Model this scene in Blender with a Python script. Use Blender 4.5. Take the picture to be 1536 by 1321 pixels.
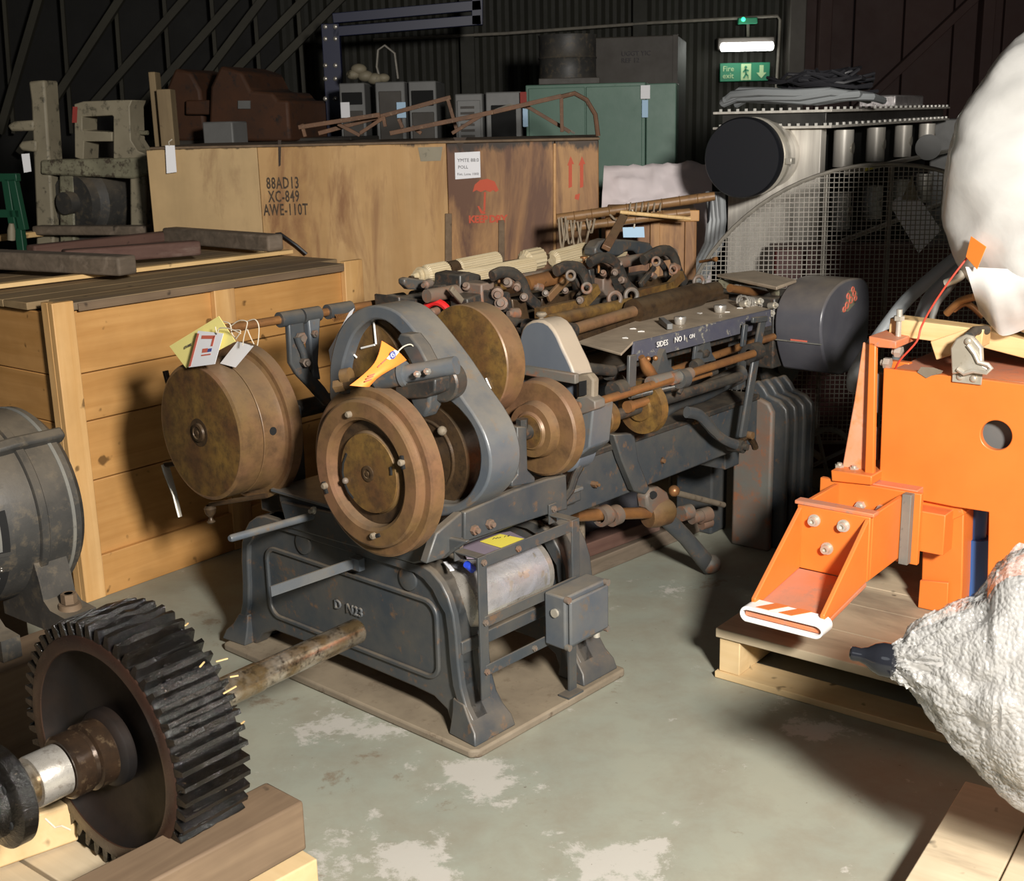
import bpy, bmesh, math, random
from mathutils import Vector, Matrix, Euler, noise as mnoise
random.seed(7)
for o in list(bpy.data.objects): bpy.data.objects.remove(o)
SC = bpy.context.scene; COL = SC.collection
# ------------------------------------------------------------------ camera
FPX = 1850.; TH = math.radians(14.7); RO = math.radians(1.3); CAMZ = 1.7
Fw = Vector((0, math.cos(TH), -math.sin(TH))); R0 = Vector((1, 0, 0)); U0 = Vector((0, math.sin(TH), math.cos(TH)))
CX = R0*math.cos(RO) - U0*math.sin(RO); CY = R0*math.sin(RO) + U0*math.cos(RO)
CP = Vector((0, 0, CAMZ))
cam = bpy.data.cameras.new('camera'); co = bpy.data.objects.new('camera', cam); COL.objects.link(co)
cam.sensor_width = 36; cam.sensor_fit = 'HORIZONTAL'; cam.lens = FPX/1536*36
co.matrix_world = Matrix(((CX.x, CY.x, -Fw.x, CP.x), (CX.y, CY.y, -Fw.y, CP.y), (CX.z, CY.z, -Fw.z, CP.z), (0, 0, 0, 1)))
cam.dof.use_dof = True; cam.dof.focus_distance = 3.6; cam.dof.aperture_fstop = 11
cam.clip_start = 0.05; SC.camera = co
# ------------------------------------------------------------------ world, lights, exposure
w = bpy.data.worlds.new('world'); SC.world = w; w.use_nodes = True
w.node_tree.nodes['Background'].inputs[0].default_value = (.55, .6, .7, 1); w.node_tree.nodes['Background'].inputs[1].default_value = 0.010
SC.view_settings.view_transform = 'Standard'; SC.view_settings.look = 'None'; SC.view_settings.gamma = 1
SC.view_settings.exposure = 0.0; SC.view_settings.use_curve_mapping = False
def area(name, loc, target, size, power, col=(1, 1, 1)):
    l = bpy.data.lights.new(name, 'AREA'); l.shape = 'DISK'; l.size = size; l.energy = power; l.color = col
    o = bpy.data.objects.new(name, l); COL.objects.link(o); o.location = loc
    o.rotation_euler = (Vector(target)-Vector(loc)).to_track_quat('-Z', 'Y').to_euler(); return o
area('studio_lamp', (1.16, -0.32, 2.42), (0.0, 4.0, 0.7), 0.46, 385, (1, .95, .88))
area('bounce_lamp', (-1.6, -0.8, 3.0), (-0.2, 4.2, 0.4), 1.6, 11, (.92, .96, 1))

# ------------------------------------------------------------------ frames: local (a, b, z) axes of things standing at an angle
def ray(px, py): return Fw + CX*((px-768)/FPX) - CY*((py-660.5)/FPX)
def onz(px, py, z): r = ray(px, py); return CP + r*((z-CAMZ)/r.z)
class Fr:
    def __init__(s, x, y, yaw):
        t = math.radians(yaw); s.o = Vector((x, y, 0)); s.a = Vector((math.sin(t), math.cos(t), 0)); s.b = Vector((-math.cos(t), math.sin(t), 0)); s.rot = math.pi/2-t
    def l(s, p): d = Vector(p)-s.o; return Vector((d.dot(s.a), d.dot(s.b), p[2]))
    def w(s, a, b, z): return s.o + s.a*a + s.b*b + Vector((0, 0, z))
    def A(s, px, py, a): r = ray(px, py); o = s.l(CP); return s.l(CP + r*((a-o.x)/r.dot(s.a)))
    def B(s, px, py, b): r = ray(px, py); o = s.l(CP); return s.l(CP + r*((b-o.y)/r.dot(s.b)))
    def Z(s, px, py, z): return s.l(onz(px, py, z))
M = Fr(-0.12, 3.0357, 42); K = Fr(-1.5808, 4.2534, 38.3); P = Fr(0.6283, 3.5095, 38.3)
G = Fr(-0.906, 2.42, 38.3); W = Fr(0, 0, 0)

# ------------------------------------------------------------------ materials
def nodes(name):
    m = bpy.data.materials.new(name); m.use_nodes = True; nt = m.node_tree
    return m, nt, nt.nodes['Principled BSDF']
def N(nt, t, **kw):
    n = nt.nodes.new(t)
    for k, v in kw.items():
        if k.startswith('i_'): n.inputs[k[2:].replace('_', ' ')].default_value = v
        else: setattr(n, k, v)
    return n
def L(nt, a, b): nt.links.new(a, b)
def c4(c): return (c[0], c[1], c[2], 1)
def ramp(nt, fac, p0, p1, c0=(0, 0, 0), c1=(1, 1, 1)):
    r = nt.nodes.new('ShaderNodeValToRGB'); r.color_ramp.elements[0].position = p0; r.color_ramp.elements[1].position = p1
    r.color_ramp.elements[0].color = c4(c0); r.color_ramp.elements[1].color = c4(c1); L(nt, fac, r.inputs[0]); return r.outputs[0]
def mix(nt, f, a, b):
    m = nt.nodes.new('ShaderNodeMix'); m.data_type = 'RGBA'
    if isinstance(f, float): m.inputs[0].default_value = f
    else: L(nt, f, m.inputs[0])
    for i, x in ((6, a), (7, b)):
        if isinstance(x, tuple): m.inputs[i].default_value = c4(x)
        else: L(nt, x, m.inputs[i])
    return m.outputs[2]
def coords(nt, scale=(1, 1, 1)):
    tc = nt.nodes.new('ShaderNodeTexCoord'); mp = nt.nodes.new('ShaderNodeMapping'); L(nt, tc.outputs['Object'], mp.inputs[0]); mp.inputs['Scale'].default_value = scale
    return mp.outputs[0]
def noise(nt, vec, scale, detail=5, rough=.6, dist=0):
    n = N(nt, 'ShaderNodeTexNoise'); n.inputs['Scale'].default_value = scale; n.inputs['Detail'].default_value = detail; n.inputs['Roughness'].default_value = rough; n.inputs['Distortion'].default_value = dist
    L(nt, vec, n.inputs['Vector']); return n.outputs[0]
def bump(nt, bs, h, strength=.3, dist=.01):
    b = nt.nodes.new('ShaderNodeBump'); b.inputs['Strength'].default_value = strength; b.inputs['Distance'].default_value = dist; L(nt, h, b.inputs['Height']); L(nt, b.outputs[0], bs.inputs['Normal'])
def metal(name, c1, c2, spot=None, spot_at=.6, rough=.5, met=0., scale=9, dust=0., dustc=(.30, .24, .16), bs=.25, stretch=(1, 1, 1), soft=.05, d0=.25, d1=.95):
    m, nt, b = nodes(name); v = coords(nt, stretch)
    n1 = noise(nt, v, scale, 6); col = mix(nt, ramp(nt, n1, .35, .65), c1, c2)
    n2 = noise(nt, v, scale*3.3, 6, .7)
    if spot: col = mix(nt, ramp(nt, n2, spot_at-soft, spot_at+soft*1.4), col, spot)
    if dust:   # settled dust lies on faces that point up
        g = nt.nodes.new('ShaderNodeNewGeometry'); sx = nt.nodes.new('ShaderNodeSeparateXYZ'); L(nt, g.outputs['Normal'], sx.inputs[0])
        r = ramp(nt, sx.outputs[2], d0, d1); mm = N(nt, 'ShaderNodeMath', operation='MULTIPLY'); L(nt, r, mm.inputs[0]); mm.inputs[1].default_value = dust
        m3 = N(nt, 'ShaderNodeMath', operation='MULTIPLY'); L(nt, mm.outputs[0], m3.inputs[0]); L(nt, ramp(nt, n1, .2, .6), m3.inputs[1])
        col = mix(nt, m3.outputs[0], col, dustc)
    L(nt, col, b.inputs['Base Color']); b.inputs['Metallic'].default_value = met
    rr = N(nt, 'ShaderNodeMapRange'); L(nt, n2, rr.inputs[0]); rr.inputs[3].default_value = rough-.12; rr.inputs[4].default_value = min(1, rough+.15); L(nt, rr.outputs[0], b.inputs['Roughness'])
    if bs: bump(nt, b, n2, bs, .003)
    return m
def wood(name, c1, c2, axis=0, rough=.7, grain=30, stain=None, stain_at=.6, stain_scale=2., knots=True, top=None):
    m, nt, b = nodes(name); s = [1, 1, 1]; s[axis] = .06; v = coords(nt, tuple(s)); v0 = coords(nt)
    n1 = noise(nt, v, grain, 5, .6, .4); col = mix(nt, ramp(nt, n1, .35, .68), c1, c2)
    n3 = noise(nt, v0, 3.1, 4); col = mix(nt, ramp(nt, n3, .4, .75, (0, 0, 0), (.5, .5, .5)), col, tuple(x*.62 for x in c1))
    if stain: 
        s2 = [1, 1, 1]; s2[axis] = .22
        col = mix(nt, ramp(nt, noise(nt, coords(nt, tuple(s2)), stain_scale, 6, .65, .5), stain_at-.06, stain_at+.1), col, stain)
    if top:   # black water marks that soaked down from the lid
        sx = nt.nodes.new('ShaderNodeSeparateXYZ'); L(nt, v0, sx.inputs[0]); mr = N(nt, 'ShaderNodeMapRange'); L(nt, sx.outputs[2], mr.inputs[0]); mr.inputs[1].default_value = top[0]-top[1]; mr.inputs[2].default_value = top[0]; mr.inputs[3].default_value = -.42; mr.inputs[4].default_value = .22
        ad = N(nt, 'ShaderNodeMath', operation='ADD'); L(nt, mr.outputs[0], ad.inputs[0]); L(nt, noise(nt, coords(nt, (1, 1, .35)), 7, 6, .7, .3), ad.inputs[1]); col = mix(nt, ramp(nt, ad.outputs[0], .47, .60, (0, 0, 0), (.93, .93, .93)), col, (.022, .015, .010))
    if knots: col = mix(nt, ramp(nt, noise(nt, v0, 17, 2, .4), .70, .76), col, tuple(x*.35 for x in c1))
    L(nt, col, b.inputs['Base Color']); b.inputs['Roughness'].default_value = rough; bump(nt, b, n1, .25, .003); return m
def plain(name, c, rough=.6, met=0., emit=0, spec=None):
    m, nt, b = nodes(name); b.inputs['Base Color'].default_value = c4(c); b.inputs['Roughness'].default_value = rough; b.inputs['Metallic'].default_value = met
    if spec is not None: b.inputs['Specular IOR Level'].default_value = spec
    if emit: b.inputs['Emission Color'].default_value = c4(c); b.inputs['Emission Strength'].default_value = emit
    return m
MT = {}
MT['blue'] = metal('blue_grey_paint', (.042, .051, .060), (.078, .076, .070), (.14, .085, .05), .62, .40, 0, 7, .75, (.20, .16, .115))
MT['bluelight'] = metal('worn_blue_grey_paint', (.078, .093, .112), (.13, .13, .125), (.15, .11, .075), .62, .36, 0, 6, .7, (.25, .21, .155))
MT['darkiron'] = metal('dark_greasy_iron', (.030, .030, .030), (.062, .056, .047), (.13, .07, .04), .60, .42, .2, 14, .5, (.17, .135, .095), soft=.08)
MT['rust'] = metal('brown_patina_iron', (.205, .105, .058), (.175, .105, .040), (.085, .048, .025), .58, .42, .12, 5, .5, (.27, .195, .13), soft=.13)
MT['rust2'] = metal('ochre_patina_iron', (.215, .125, .034), (.125, .062, .026), (.050, .032, .018), .56, .40, .15, 9, .25, soft=.14)
MT['darkrust'] = metal('dark_oily_brown_iron', (.06, .036, .02), (.085, .052, .026), (.03, .02, .014), .56, .35, .25, 9, .2, soft=.1)
MT['bamboo'] = metal('bamboo_cane', (.30, .165, .07), (.22, .12, .05), (.10, .06, .03), .62, .45, 0, 9)
MT['rustybar'] = metal('rusty_angle_iron', (.17, .085, .045), (.11, .06, .035), (.24, .16, .10), .62, .7, 0, 14)
MT['bronze'] = metal('rubbed_bronze', (.36, .17, .06), (.26, .12, .05), (.10, .06, .03), .66, .35, .45, 16, .1)
MT['rustplate'] = metal('rust_bleeding_grey_paint', (.13, .13, .115), (.18, .10, .065), (.24, .10, .05), .58, .55, 0, 5, .3)
MT['dirtplate'] = metal('dirty_steel_plate', (.17, .135, .095), (.23, .19, .14), (.10, .07, .045), .60, .7, 0, 6, .6)
MT['steel'] = metal('bright_worn_steel', (.60, .57, .52), (.42, .39, .34), (.14, .10, .07), .64, .28, .6, 12, soft=.1)
MT['oilsteel'] = metal('oil_stained_steel', (.55, .50, .42), (.26, .18, .09), (.05, .035, .02), .57, .20, .75, 13, soft=.08)
MT['oily'] = metal('black_oily_iron', (.005, .0045, .004), (.010, .008, .006), (.09, .06, .035), .68, .10, .0, 15, 0, bs=1.0, soft=.04)
MT['hubbrown'] = metal('oil_browned_steel', (.060, .035, .02), (.03, .02, .014), (.20, .14, .08), .66, .20, .4, 14, soft=.1)
MT['oilyface'] = metal('dark_oiled_gear_face', (.010, .009, .009), (.020, .012, .008), (.008, .006, .005), .6, .5, .0, 4, 0, soft=.1)
_b = MT['oilyface'].node_tree.nodes['Principled BSDF']; _b.inputs['Specular IOR Level'].default_value = .22
MT['gearrim'] = metal('brown_oiled_gear_rim', (.040, .019, .012), (.024, .013, .010), (.10, .05, .02), .72, .28, .0, 9, 0, soft=.06)
_b = MT['oily'].node_tree.nodes['Principled BSDF']; MT['oily'].node_tree.links.remove(_b.inputs['Roughness'].links[0]); _b.inputs['Roughness'].default_value = .12; _b.inputs['Specular IOR Level'].default_value = .65; [n for n in MT['oily'].node_tree.nodes if n.type == 'BUMP'][0].inputs['Distance'].default_value = .006
MT['motor'] = metal('black_motor_enamel', (.030, .030, .029), (.055, .052, .047), (.11, .088, .06), .60, .5, 0, 7, .85, (.155, .125, .088), soft=.08, d0=.05, d1=.95)
MT['greyband'] = metal('dusty_grey_casting', (.15, .15, .14), (.20, .19, .16), (.08, .07, .06), .65, .6, 0, 9)
MT['orange'] = metal('orange_machine_paint', (.77, .205, .034), (.74, .185, .030), (.76, .28, .15), .74, .38, 0, 5, .35, (.55, .22, .12), bs=.05)
MT['pinksheendust'] = metal('orange_paint_with_sheen_and_dust', (.82, .40, .27), (.80, .29, .12), (.80, .24, .05), .58, .45, 0, 5, 0, soft=.08)  # pale pink: glancing sheen painted into the orange, together with dust
MT['orangedusty'] = metal('dusty_orange_paint', (.72, .20, .07), (.56, .23, .13), (.42, .21, .14), .58, .55, 0, 6, .6, (.50, .25, .17), bs=.08)
MT['redpaint'] = plain('red_primer', (.45, .06, .02), .5)
MT['grey'] = metal('grey_purple_enamel', (.075, .075, .090), (.10, .10, .112), (.20, .14, .10), .74, .32, 0, 5, .5)
MT['cream'] = metal('old_cream_paint', (.22, .19, .13), (.28, .245, .17), (.05, .045, .03), .60, .6, 0, 4, .1)
MT['creamdirty'] = metal('chipped_cream_paint', (.24, .225, .15), (.16, .15, .10), (.06, .045, .03), .55, .6, 0, 9)
MT['black'] = plain('black_rubber', (.012, .013, .017), .45)
MT['void'] = plain('dark_recess', (.006, .006, .006), .9)
MT['brightbolt'] = plain('polished_bolt_steel', (.88, .86, .80), .22, .3)
MT['gloss_black'] = plain('gloss_black_plastic', (.012, .013, .017), .08)
MT['inox'] = metal('brushed_stainless', (.84, .80, .72), (.62, .58, .52), None, .6, .38, .22, 4, 0, stretch=(8, 8, .4), bs=.1)
MT['inoxdark'] = metal('dull_stainless_cladding', (.10, .098, .092), (.06, .058, .055), None, .6, .35, .5, 5)
MT['white_paper'] = plain('white_card', (.85, .85, .88), .7)
MT['yellow'] = plain('yellow_card', (.85, .72, .10), .7)
MT['paleyellow'] = plain('pale_yellow_card', (.95, .84, .30), .7)
MT['orange_card'] = plain('orange_card', (.93, .27, .04), .6)
MT['ink'] = plain('black_ink', (.05, .045, .05), .7)
MT['red_ink'] = plain('faded_red_stencil', (.55, .09, .04), .7)
MT['tag_red'] = plain('red_print', (.60, .14, .09), .7)
MT['blue_ink'] = plain('blue_print', (.07, .09, .30), .6)
MT['string'] = plain('cotton_string', (.62, .55, .44), .9)
MT['rope'] = plain('old_rope', (.30, .24, .17), .95)
MT['stencil'] = metal('faded_black_stencil', (.045, .032, .022), (.09, .06, .035), None, .6, .8, 0, 30)
MT['chip'] = plain('white_paint_chip', (.8, .78, .74), .8)
MT['pine'] = wood('new_pine', (.72, .46, .19), (.80, .56, .27), 0, .65, 24, (.42, .25, .10), .66)
MT['pine_b'] = wood('new_pine_cross', (.70, .46, .20), (.80, .58, .30), 1, .65, 24, (.38, .27, .16), .60)
MT['crate'] = wood('varnished_crate_boards', (.50, .25, .075), (.62, .335, .115), 0, .5, 20, (.42, .20, .06), .60)
MT['crate_b'] = wood('varnished_crate_end_boards', (.44, .22, .065), (.55, .29, .10), 1, .5, 20, (.30, .14, .04), .60)
MT['cratepost'] = wood('crate_batten_wood', (.64, .36, .13), (.74, .46, .20), 2, .55, 24, (.30, .15, .07), .66)
MT['cratetop'] = wood('greying_crate_lid', (.25, .165, .080), (.34, .235, .12), 0, .75, 24, (.13, .10, .075), .54)
MT['ply'] = wood('stained_plywood', (.47, .27, .10), (.57, .355, .155), 2, .6, 9, (.27, .13, .05), .54, 6, False, (1.61, .09))
MT['plyold'] = wood('bleached_plywood', (.48, .33, .16), (.55, .38, .19), 2, .6, 9, (.30, .18, .085), .62, 5, False, (1.59, .04))
MT['plydark'] = wood('water_stained_plywood', (.36, .175, .065), (.46, .25, .095), 2, .6, 9, (.13, .055, .026), .49, 4.5, False, (1.60, .17))
MT['tar'] = wood('black_water_stain', (.025, .018, .014), (.06, .035, .02), 0, .7, 14)
MT['oldgrey'] = wood('weathered_grey_timber', (.115, .088, .062), (.19, .145, .105), 0, .8, 26, (.26, .205, .155), .62, 6)
MT['oldred'] = wood('weathered_red_timber', (.095, .045, .033), (.14, .075, .055), 0, .8, 26, (.20, .14, .11), .62, 6)
MT['oldbrown'] = wood('dark_oak_block', (.15, .098, .058), (.22, .15, .09), 0, .75, 22, (.10, .065, .04), .60, 3)
MT['pallet'] = wood('pallet_boards', (.52, .42, .28), (.62, .51, .35), 1, .8, 20, (.28, .22, .15), .58, 3)
MT['pallet_edge'] = wood('pallet_edge_pine', (.66, .47, .24), (.72, .54, .30), 1, .7, 20)
MT['ivory'] = wood('ivory_ribbed_roller', (.50, .40, .24), (.58, .49, .33), 0, .5, 60, None, .6, 2, False)
MT['green'] = metal('pale_green_cabinet_paint', (.085, .165, .125), (.105, .19, .145), (.05, .09, .07), .70, .45, 0, 3)
MT['cabgrey'] = metal('grey_cabinet_enamel', (.17, .17, .165), (.14, .14, .135), None, .6, .5, 0, 3)
MT['boxdark'] = metal('brown_grey_steel_box', (.048, .041, .034), (.062, .054, .045), None, .6, .6, 0, 3)
MT['blue_rack'] = plain('blue_racking_enamel', (.002, .006, .040), .45)
MT['brownplant'] = metal('rust_orange_plant_paint', (.072, .026, .009), (.048, .019, .008), (.02, .013, .01), .6, .7, 0, 4)
MT['cable'] = plain('grey_pvc_sheath', (.30, .32, .33), .45)
MT['cable2'] = plain('black_pvc_sheath', (.03, .03, .035), .4)
MT['redwire'] = plain('red_pvc_wire', (.65, .07, .04), .45)
MT['greenpaint'] = plain('green_frame_paint', (.008, .06, .03), .5)
MT['linen'] = plain('pale_pink_sheet', (.78, .70, .71), .9)
MT['foil'] = metal('crinkled_foil', (.7, .66, .66), (.5, .47, .47), None, .6, .3, .7, 30, bs=.8)
MT['mesh'] = metal('galvanised_wire', (.17, .155, .13), (.23, .21, .175), None, .6, .5, .1, 20)
MT['redmach'] = plain('dull_red_paint', (.06, .008, .005), .5)
MT['bluemotor'] = plain('blue_motor_paint', (.03, .10, .30), .5)
MT['dkred'] = metal('dark_red_door_cladding', (.030, .010, .007), (.024, .008, .006), None, .6, .7, 0, 1.5)
MT['zinc'] = metal('zinc_plated_steel', (.66, .63, .56), (.52, .47, .38), (.34, .29, .21), .66, .30, .45, 9)
MT['bluecard'] = plain('pale_blue_card', (.45, .65, .85), .7)
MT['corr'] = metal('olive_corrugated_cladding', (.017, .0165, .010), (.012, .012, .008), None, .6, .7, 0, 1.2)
MT['sheet'] = metal('dusty_table_sheet', (.46, .37, .27), (.33, .265, .195), (.55, .5, .42), .70, .5, .1, 10)
MT['fascia'] = metal('chipped_dark_fascia', (.07, .07, .10), (.10, .10, .11), (.45, .42, .30), .63, .35, 0, 8)
MT['cover_tan'] = metal('dust_coated_cover_paint', (.10, .115, .14), (.12, .135, .155), (.15, .10, .06), .73, .42, 0, 5, 1.3, (.40, .33, .25), d0=.08, d1=.5)
# bright concrete floor: grey green paint with bare white patches and rubbed brown stains
def floor_mat():
    m, nt, b = nodes('painted_concrete'); v = coords(nt)
    n1 = noise(nt, v, 1.3, 6, .6); col = mix(nt, ramp(nt, n1, .35, .66), (.335, .335, .265), (.28, .30, .25))
    n2 = noise(nt, v, 5, 8, .7, .2); col = mix(nt, ramp(nt, n2, .42, .75, (0, 0, 0), (.7, .7, .7)), col, (.25, .215, .16))
    n3 = noise(nt, v, 7.5, 12, .74, .15); acc = n3
    for px, py, r_ in ((500, 1085, .22), (560, 1095, .15), (690, 1150, .20), (735, 1175, .16), (560, 1285, .22), (640, 1300, .16), (885, 1300, .20), (950, 1305, .15), (565, 1220, .05), (1010, 885, .12), (1220, 1070, .22), (1225, 1100, .12), (860, 1075, .10), (985, 1265, .05)):
        c_ = onz(px, py, 0); vm = N(nt, 'ShaderNodeVectorMath', operation='DISTANCE'); L(nt, v, vm.inputs[0]); vm.inputs[1].default_value = c_
        mr = N(nt, 'ShaderNodeMapRange'); L(nt, vm.outputs['Value'], mr.inputs[0]); mr.inputs[1].default_value = 0; mr.inputs[2].default_value = r_; mr.inputs[3].default_value = .17; mr.inputs[4].default_value = 0
        ad = N(nt, 'ShaderNodeMath', operation='ADD'); L(nt, acc, ad.inputs[0]); L(nt, mr.outputs[0], ad.inputs[1]); acc = ad.outputs[0]
    mm = ramp(nt, acc, .615, .68, (0, 0, 0), (.85, .85, .85)); col = mix(nt, mm, col, (.50, .475, .43))
    n4 = noise(nt, v, 3.3, 10, .7, .3); col = mix(nt, ramp(nt, n4, .61, .66, (0, 0, 0), (.75, .75, .75)), col, (.20, .15, .10))
    n5 = noise(nt, v, 45, 4, .6); col = mix(nt, ramp(nt, n5, .70, .74), col, (.14, .11, .085))
    L(nt, col, b.inputs['Base Color']); b.inputs['Roughness'].default_value = .62; b.inputs['Specular IOR Level'].default_value = .35
    bump(nt, b, n2, .25, .004); return m
MT['floor'] = floor_mat()
def plastic_mat(name, base, alpha, rough, scale, strength, vor=False):
    m, nt, b = nodes(name); v = coords(nt); out = nt.nodes['Material Output']
    b.inputs['Base Color'].default_value = c4(base); b.inputs['Roughness'].default_value = rough; b.inputs['Specular IOR Level'].default_value = 1.0
    n1 = noise(nt, v, scale, 6, .6, 1.2)
    if vor:
        vn = nt.nodes.new('ShaderNodeTexVoronoi'); vn.inputs['Scale'].default_value = 110; L(nt, v, vn.inputs['Vector'])
        add = N(nt, 'ShaderNodeMath', operation='MULTIPLY_ADD'); L(nt, vn.outputs['Distance'], add.inputs[0]); add.inputs[1].default_value = -.45; L(nt, n1, add.inputs[2]); h = add.outputs[0]
    else: h = n1
    bump(nt, b, h, strength, .02)
    tr = nt.nodes.new('ShaderNodeBsdfTransparent'); ms = nt.nodes.new('ShaderNodeMixShader')
    f = N(nt, 'ShaderNodeMapRange'); L(nt, n1, f.inputs[0]); f.inputs[1].default_value = .3; f.inputs[2].default_value = .7; f.inputs[3].default_value = max(0, alpha-.15); f.inputs[4].default_value = min(1, alpha+.15)
    L(nt, f.outputs[0], ms.inputs[0]); L(nt, tr.outputs[0], ms.inputs[1]); L(nt, b.outputs[0], ms.inputs[2]); L(nt, ms.outputs[0], out.inputs['Surface']); return m
MT['bubble'] = plastic_mat('bubble_wrap', (.46, .455, .44), .45, .10, 9, .55, True)
MT['bubble_in'] = plain('wrapped_grey_core', (.34, .33, .315), .3)
MT['film'] = plastic_mat('white_polythene', (.78, .77, .74), .88, .22, 2.2, .15)
MT['clearfilm'] = plastic_mat('clear_film', (.42, .43, .50), .30, .12, 9, .5)

# ------------------------------------------------------------------ mesh builder
def V(*a): return Vector(a[0]) if len(a) == 1 else Vector(a)
def basis(d):
    d = V(d).normalized(); u = Vector((0, 0, 1)) if abs(d.z) < .9 else Vector((1, 0, 0)); s = d.cross(u).normalized(); return d, s, s.cross(d).normalized()
class MB:
    def __init__(s): s.bm = bmesh.new()
    def hexa(s, p):   # 8 points: bottom ring, top ring
        v = [s.bm.verts.new(V(q)) for q in p]
        for f in ((3, 2, 1, 0), (4, 5, 6, 7), (0, 1, 5, 4), (1, 2, 6, 5), (2, 3, 7, 6), (3, 0, 4, 7)): s.bm.faces.new([v[i] for i in f])
        return s
    def box(s, c, d, rot=None):
        c = V(c); x, y, z = [q/2 for q in d]; p = []
        for sz in (-z, z):
            for sx, sy in ((-x, -y), (x, -y), (x, y), (-x, y)):
                q = Vector((sx, sy, sz))
                if rot is not None: q = rot @ q
                p.append(c+q)
        return s.hexa(p)
    def rng(s, a0, a1, b0, b1, z0, z1): return s.box(((a0+a1)/2, (b0+b1)/2, (z0+z1)/2), (abs(a1-a0), abs(b1-b0), abs(z1-z0)))
    def beam(s, p0, p1, wd, ht, up=(0, 0, 1)):
        p0, p1 = V(p0), V(p1); d = (p1-p0).normalized(); u = V(up); x = d.cross(u)
        if x.length < 1e-4: x = d.cross(Vector((1, 0, 0)))
        x.normalize(); u = x.cross(d).normalized(); x = x*wd/2; u = u*ht/2
        return s.hexa([p0-x-u, p0+x-u, p1+x-u, p1-x-u, p0-x+u, p0+x+u, p1+x+u, p1-x+u])
    def prism(s, pts, off, both=False):
        off = V(off); a = [s.bm.verts.new(V(p)) for p in pts]; b = [s.bm.verts.new(V(p)+off) for p in pts]; n = len(pts)
        s.bm.faces.new(a); s.bm.faces.new(b[::-1])
        for i in range(n): s.bm.faces.new((a[i], b[i], b[(i+1) % n], a[(i+1) % n]))
        return s
    def band(s, outer, inner, off, closed=True):
        off = V(off); n = len(outer); O = [s.bm.verts.new(V(p)) for p in outer]; I = [s.bm.verts.new(V(p)) for p in inner]
        O2 = [s.bm.verts.new(V(p)+off) for p in outer]; I2 = [s.bm.verts.new(V(p)+off) for p in inner]
        for i in range(n if closed else n-1):
            j = (i+1) % n
            for q in ((O[i], O[j], I[j], I[i]), (O2[j], O2[i], I2[i], I2[j]), (O[j], O[i], O2[i], O2[j]), (I[i], I[j], I2[j], I2[i])): s.bm.faces.new(q)
        if not closed:
            for i in (0, n-1): s.bm.faces.new((O[i], I[i], I2[i], O2[i]))
        return s
    def tube(s, pts, r, seg=10, flat=1.):
        pts = [V(p) for p in pts]; n = len(pts); rings = []; prev = None
        for i, p in enumerate(pts):
            d = (pts[min(i+1, n-1)]-pts[max(i-1, 0)]).normalized()
            if prev is None: _, x, y = basis(d)
            else: x = (prev-d*prev.dot(d)).normalized(); y = d.cross(x)
            y = x.cross(d); prev = x; rr = r[i] if isinstance(r, (list, tuple)) else r
            rings.append([s.bm.verts.new(p+(x*math.cos(t)*flat+y*math.sin(t))*rr) for t in [2*math.pi*k/seg for k in range(seg)]])
        for i in range(n-1):
            for k in range(seg): s.bm.faces.new((rings[i][k], rings[i][(k+1) % seg], rings[i+1][(k+1) % seg], rings[i+1][k]))
        s.bm.faces.new(rings[0][::-1]); s.bm.faces.new(rings[-1]); return s
    def lathe(s, o, ax, prof, seg=48):   # prof: (distance along axis, radius)
        o = V(o); d, x, y = basis(ax); rings = []
        for t, r in prof:
            if r < 1e-5: rings.append([s.bm.verts.new(o+d*t)])
            else: rings.append([s.bm.verts.new(o+d*t+(x*math.cos(q)+y*math.sin(q))*r) for q in [2*math.pi*k/seg for k in range(seg)]])
        for i in range(len(rings)-1):
            A_, B_ = rings[i], rings[i+1]
            for k in range(seg):
                k2 = (k+1) % seg
                if len(A_) == 1 and len(B_) == 1: continue
                if len(A_) == 1: s.bm.faces.new((A_[0], B_[k2], B_[k]))
                elif len(B_) == 1: s.bm.faces.new((A_[k], A_[k2], B_[0]))
                else: s.bm.faces.new((A_[k], A_[k2], B_[k2], B_[k]))
        return s
    def torus(s, o, ax, R, r, seg=32, a0=0, a1=2*math.pi, rs=8):
        o = V(o); d, x, y = basis(ax); full = abs(a1-a0-2*math.pi) < 1e-3; n = seg if full else seg+1
        pts = [o+(x*math.cos(a0+(a1-a0)*k/seg)+y*math.sin(a0+(a1-a0)*k/seg))*R for k in range(n)]
        if full:
            rings = []
            for k, p in enumerate(pts):
                e = (p-o).normalized(); rings.append([s.bm.verts.new(p+(e*math.cos(q)+d*math.sin(q))*r) for q in [2*math.pi*j/rs for j in range(rs)]])
            for k in range(n):
                for j in range(rs): s.bm.faces.new((rings[k][j], rings[(k+1) % n][j], rings[(k+1) % n][(j+1) % rs], rings[k][(j+1) % rs]))
        else: s.tube(pts, r, rs)
        return s
    def ball(s, c, r, sc=(1, 1, 1), sub=2):
        m = Matrix.Translation(V(c)) @ Matrix.Diagonal((sc[0], sc[1], sc[2], 1)); bmesh.ops.create_icosphere(s.bm, subdivisions=sub, radius=r, matrix=m); return s
    def hexbolt(s, p, ax, r=.012, h=.01, shank=.006):
        s.lathe(p, ax, [(0, 0), (0, r), (h, r), (h, 0)], 6); s.lathe(V(p)+V(ax).normalized()*h, ax, [(0, r*.55), (shank, r*.55), (shank, 0)], 10); return s
    def quad(s, pts): s.bm.faces.new([s.bm.verts.new(V(p)) for p in pts]); return s
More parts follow.
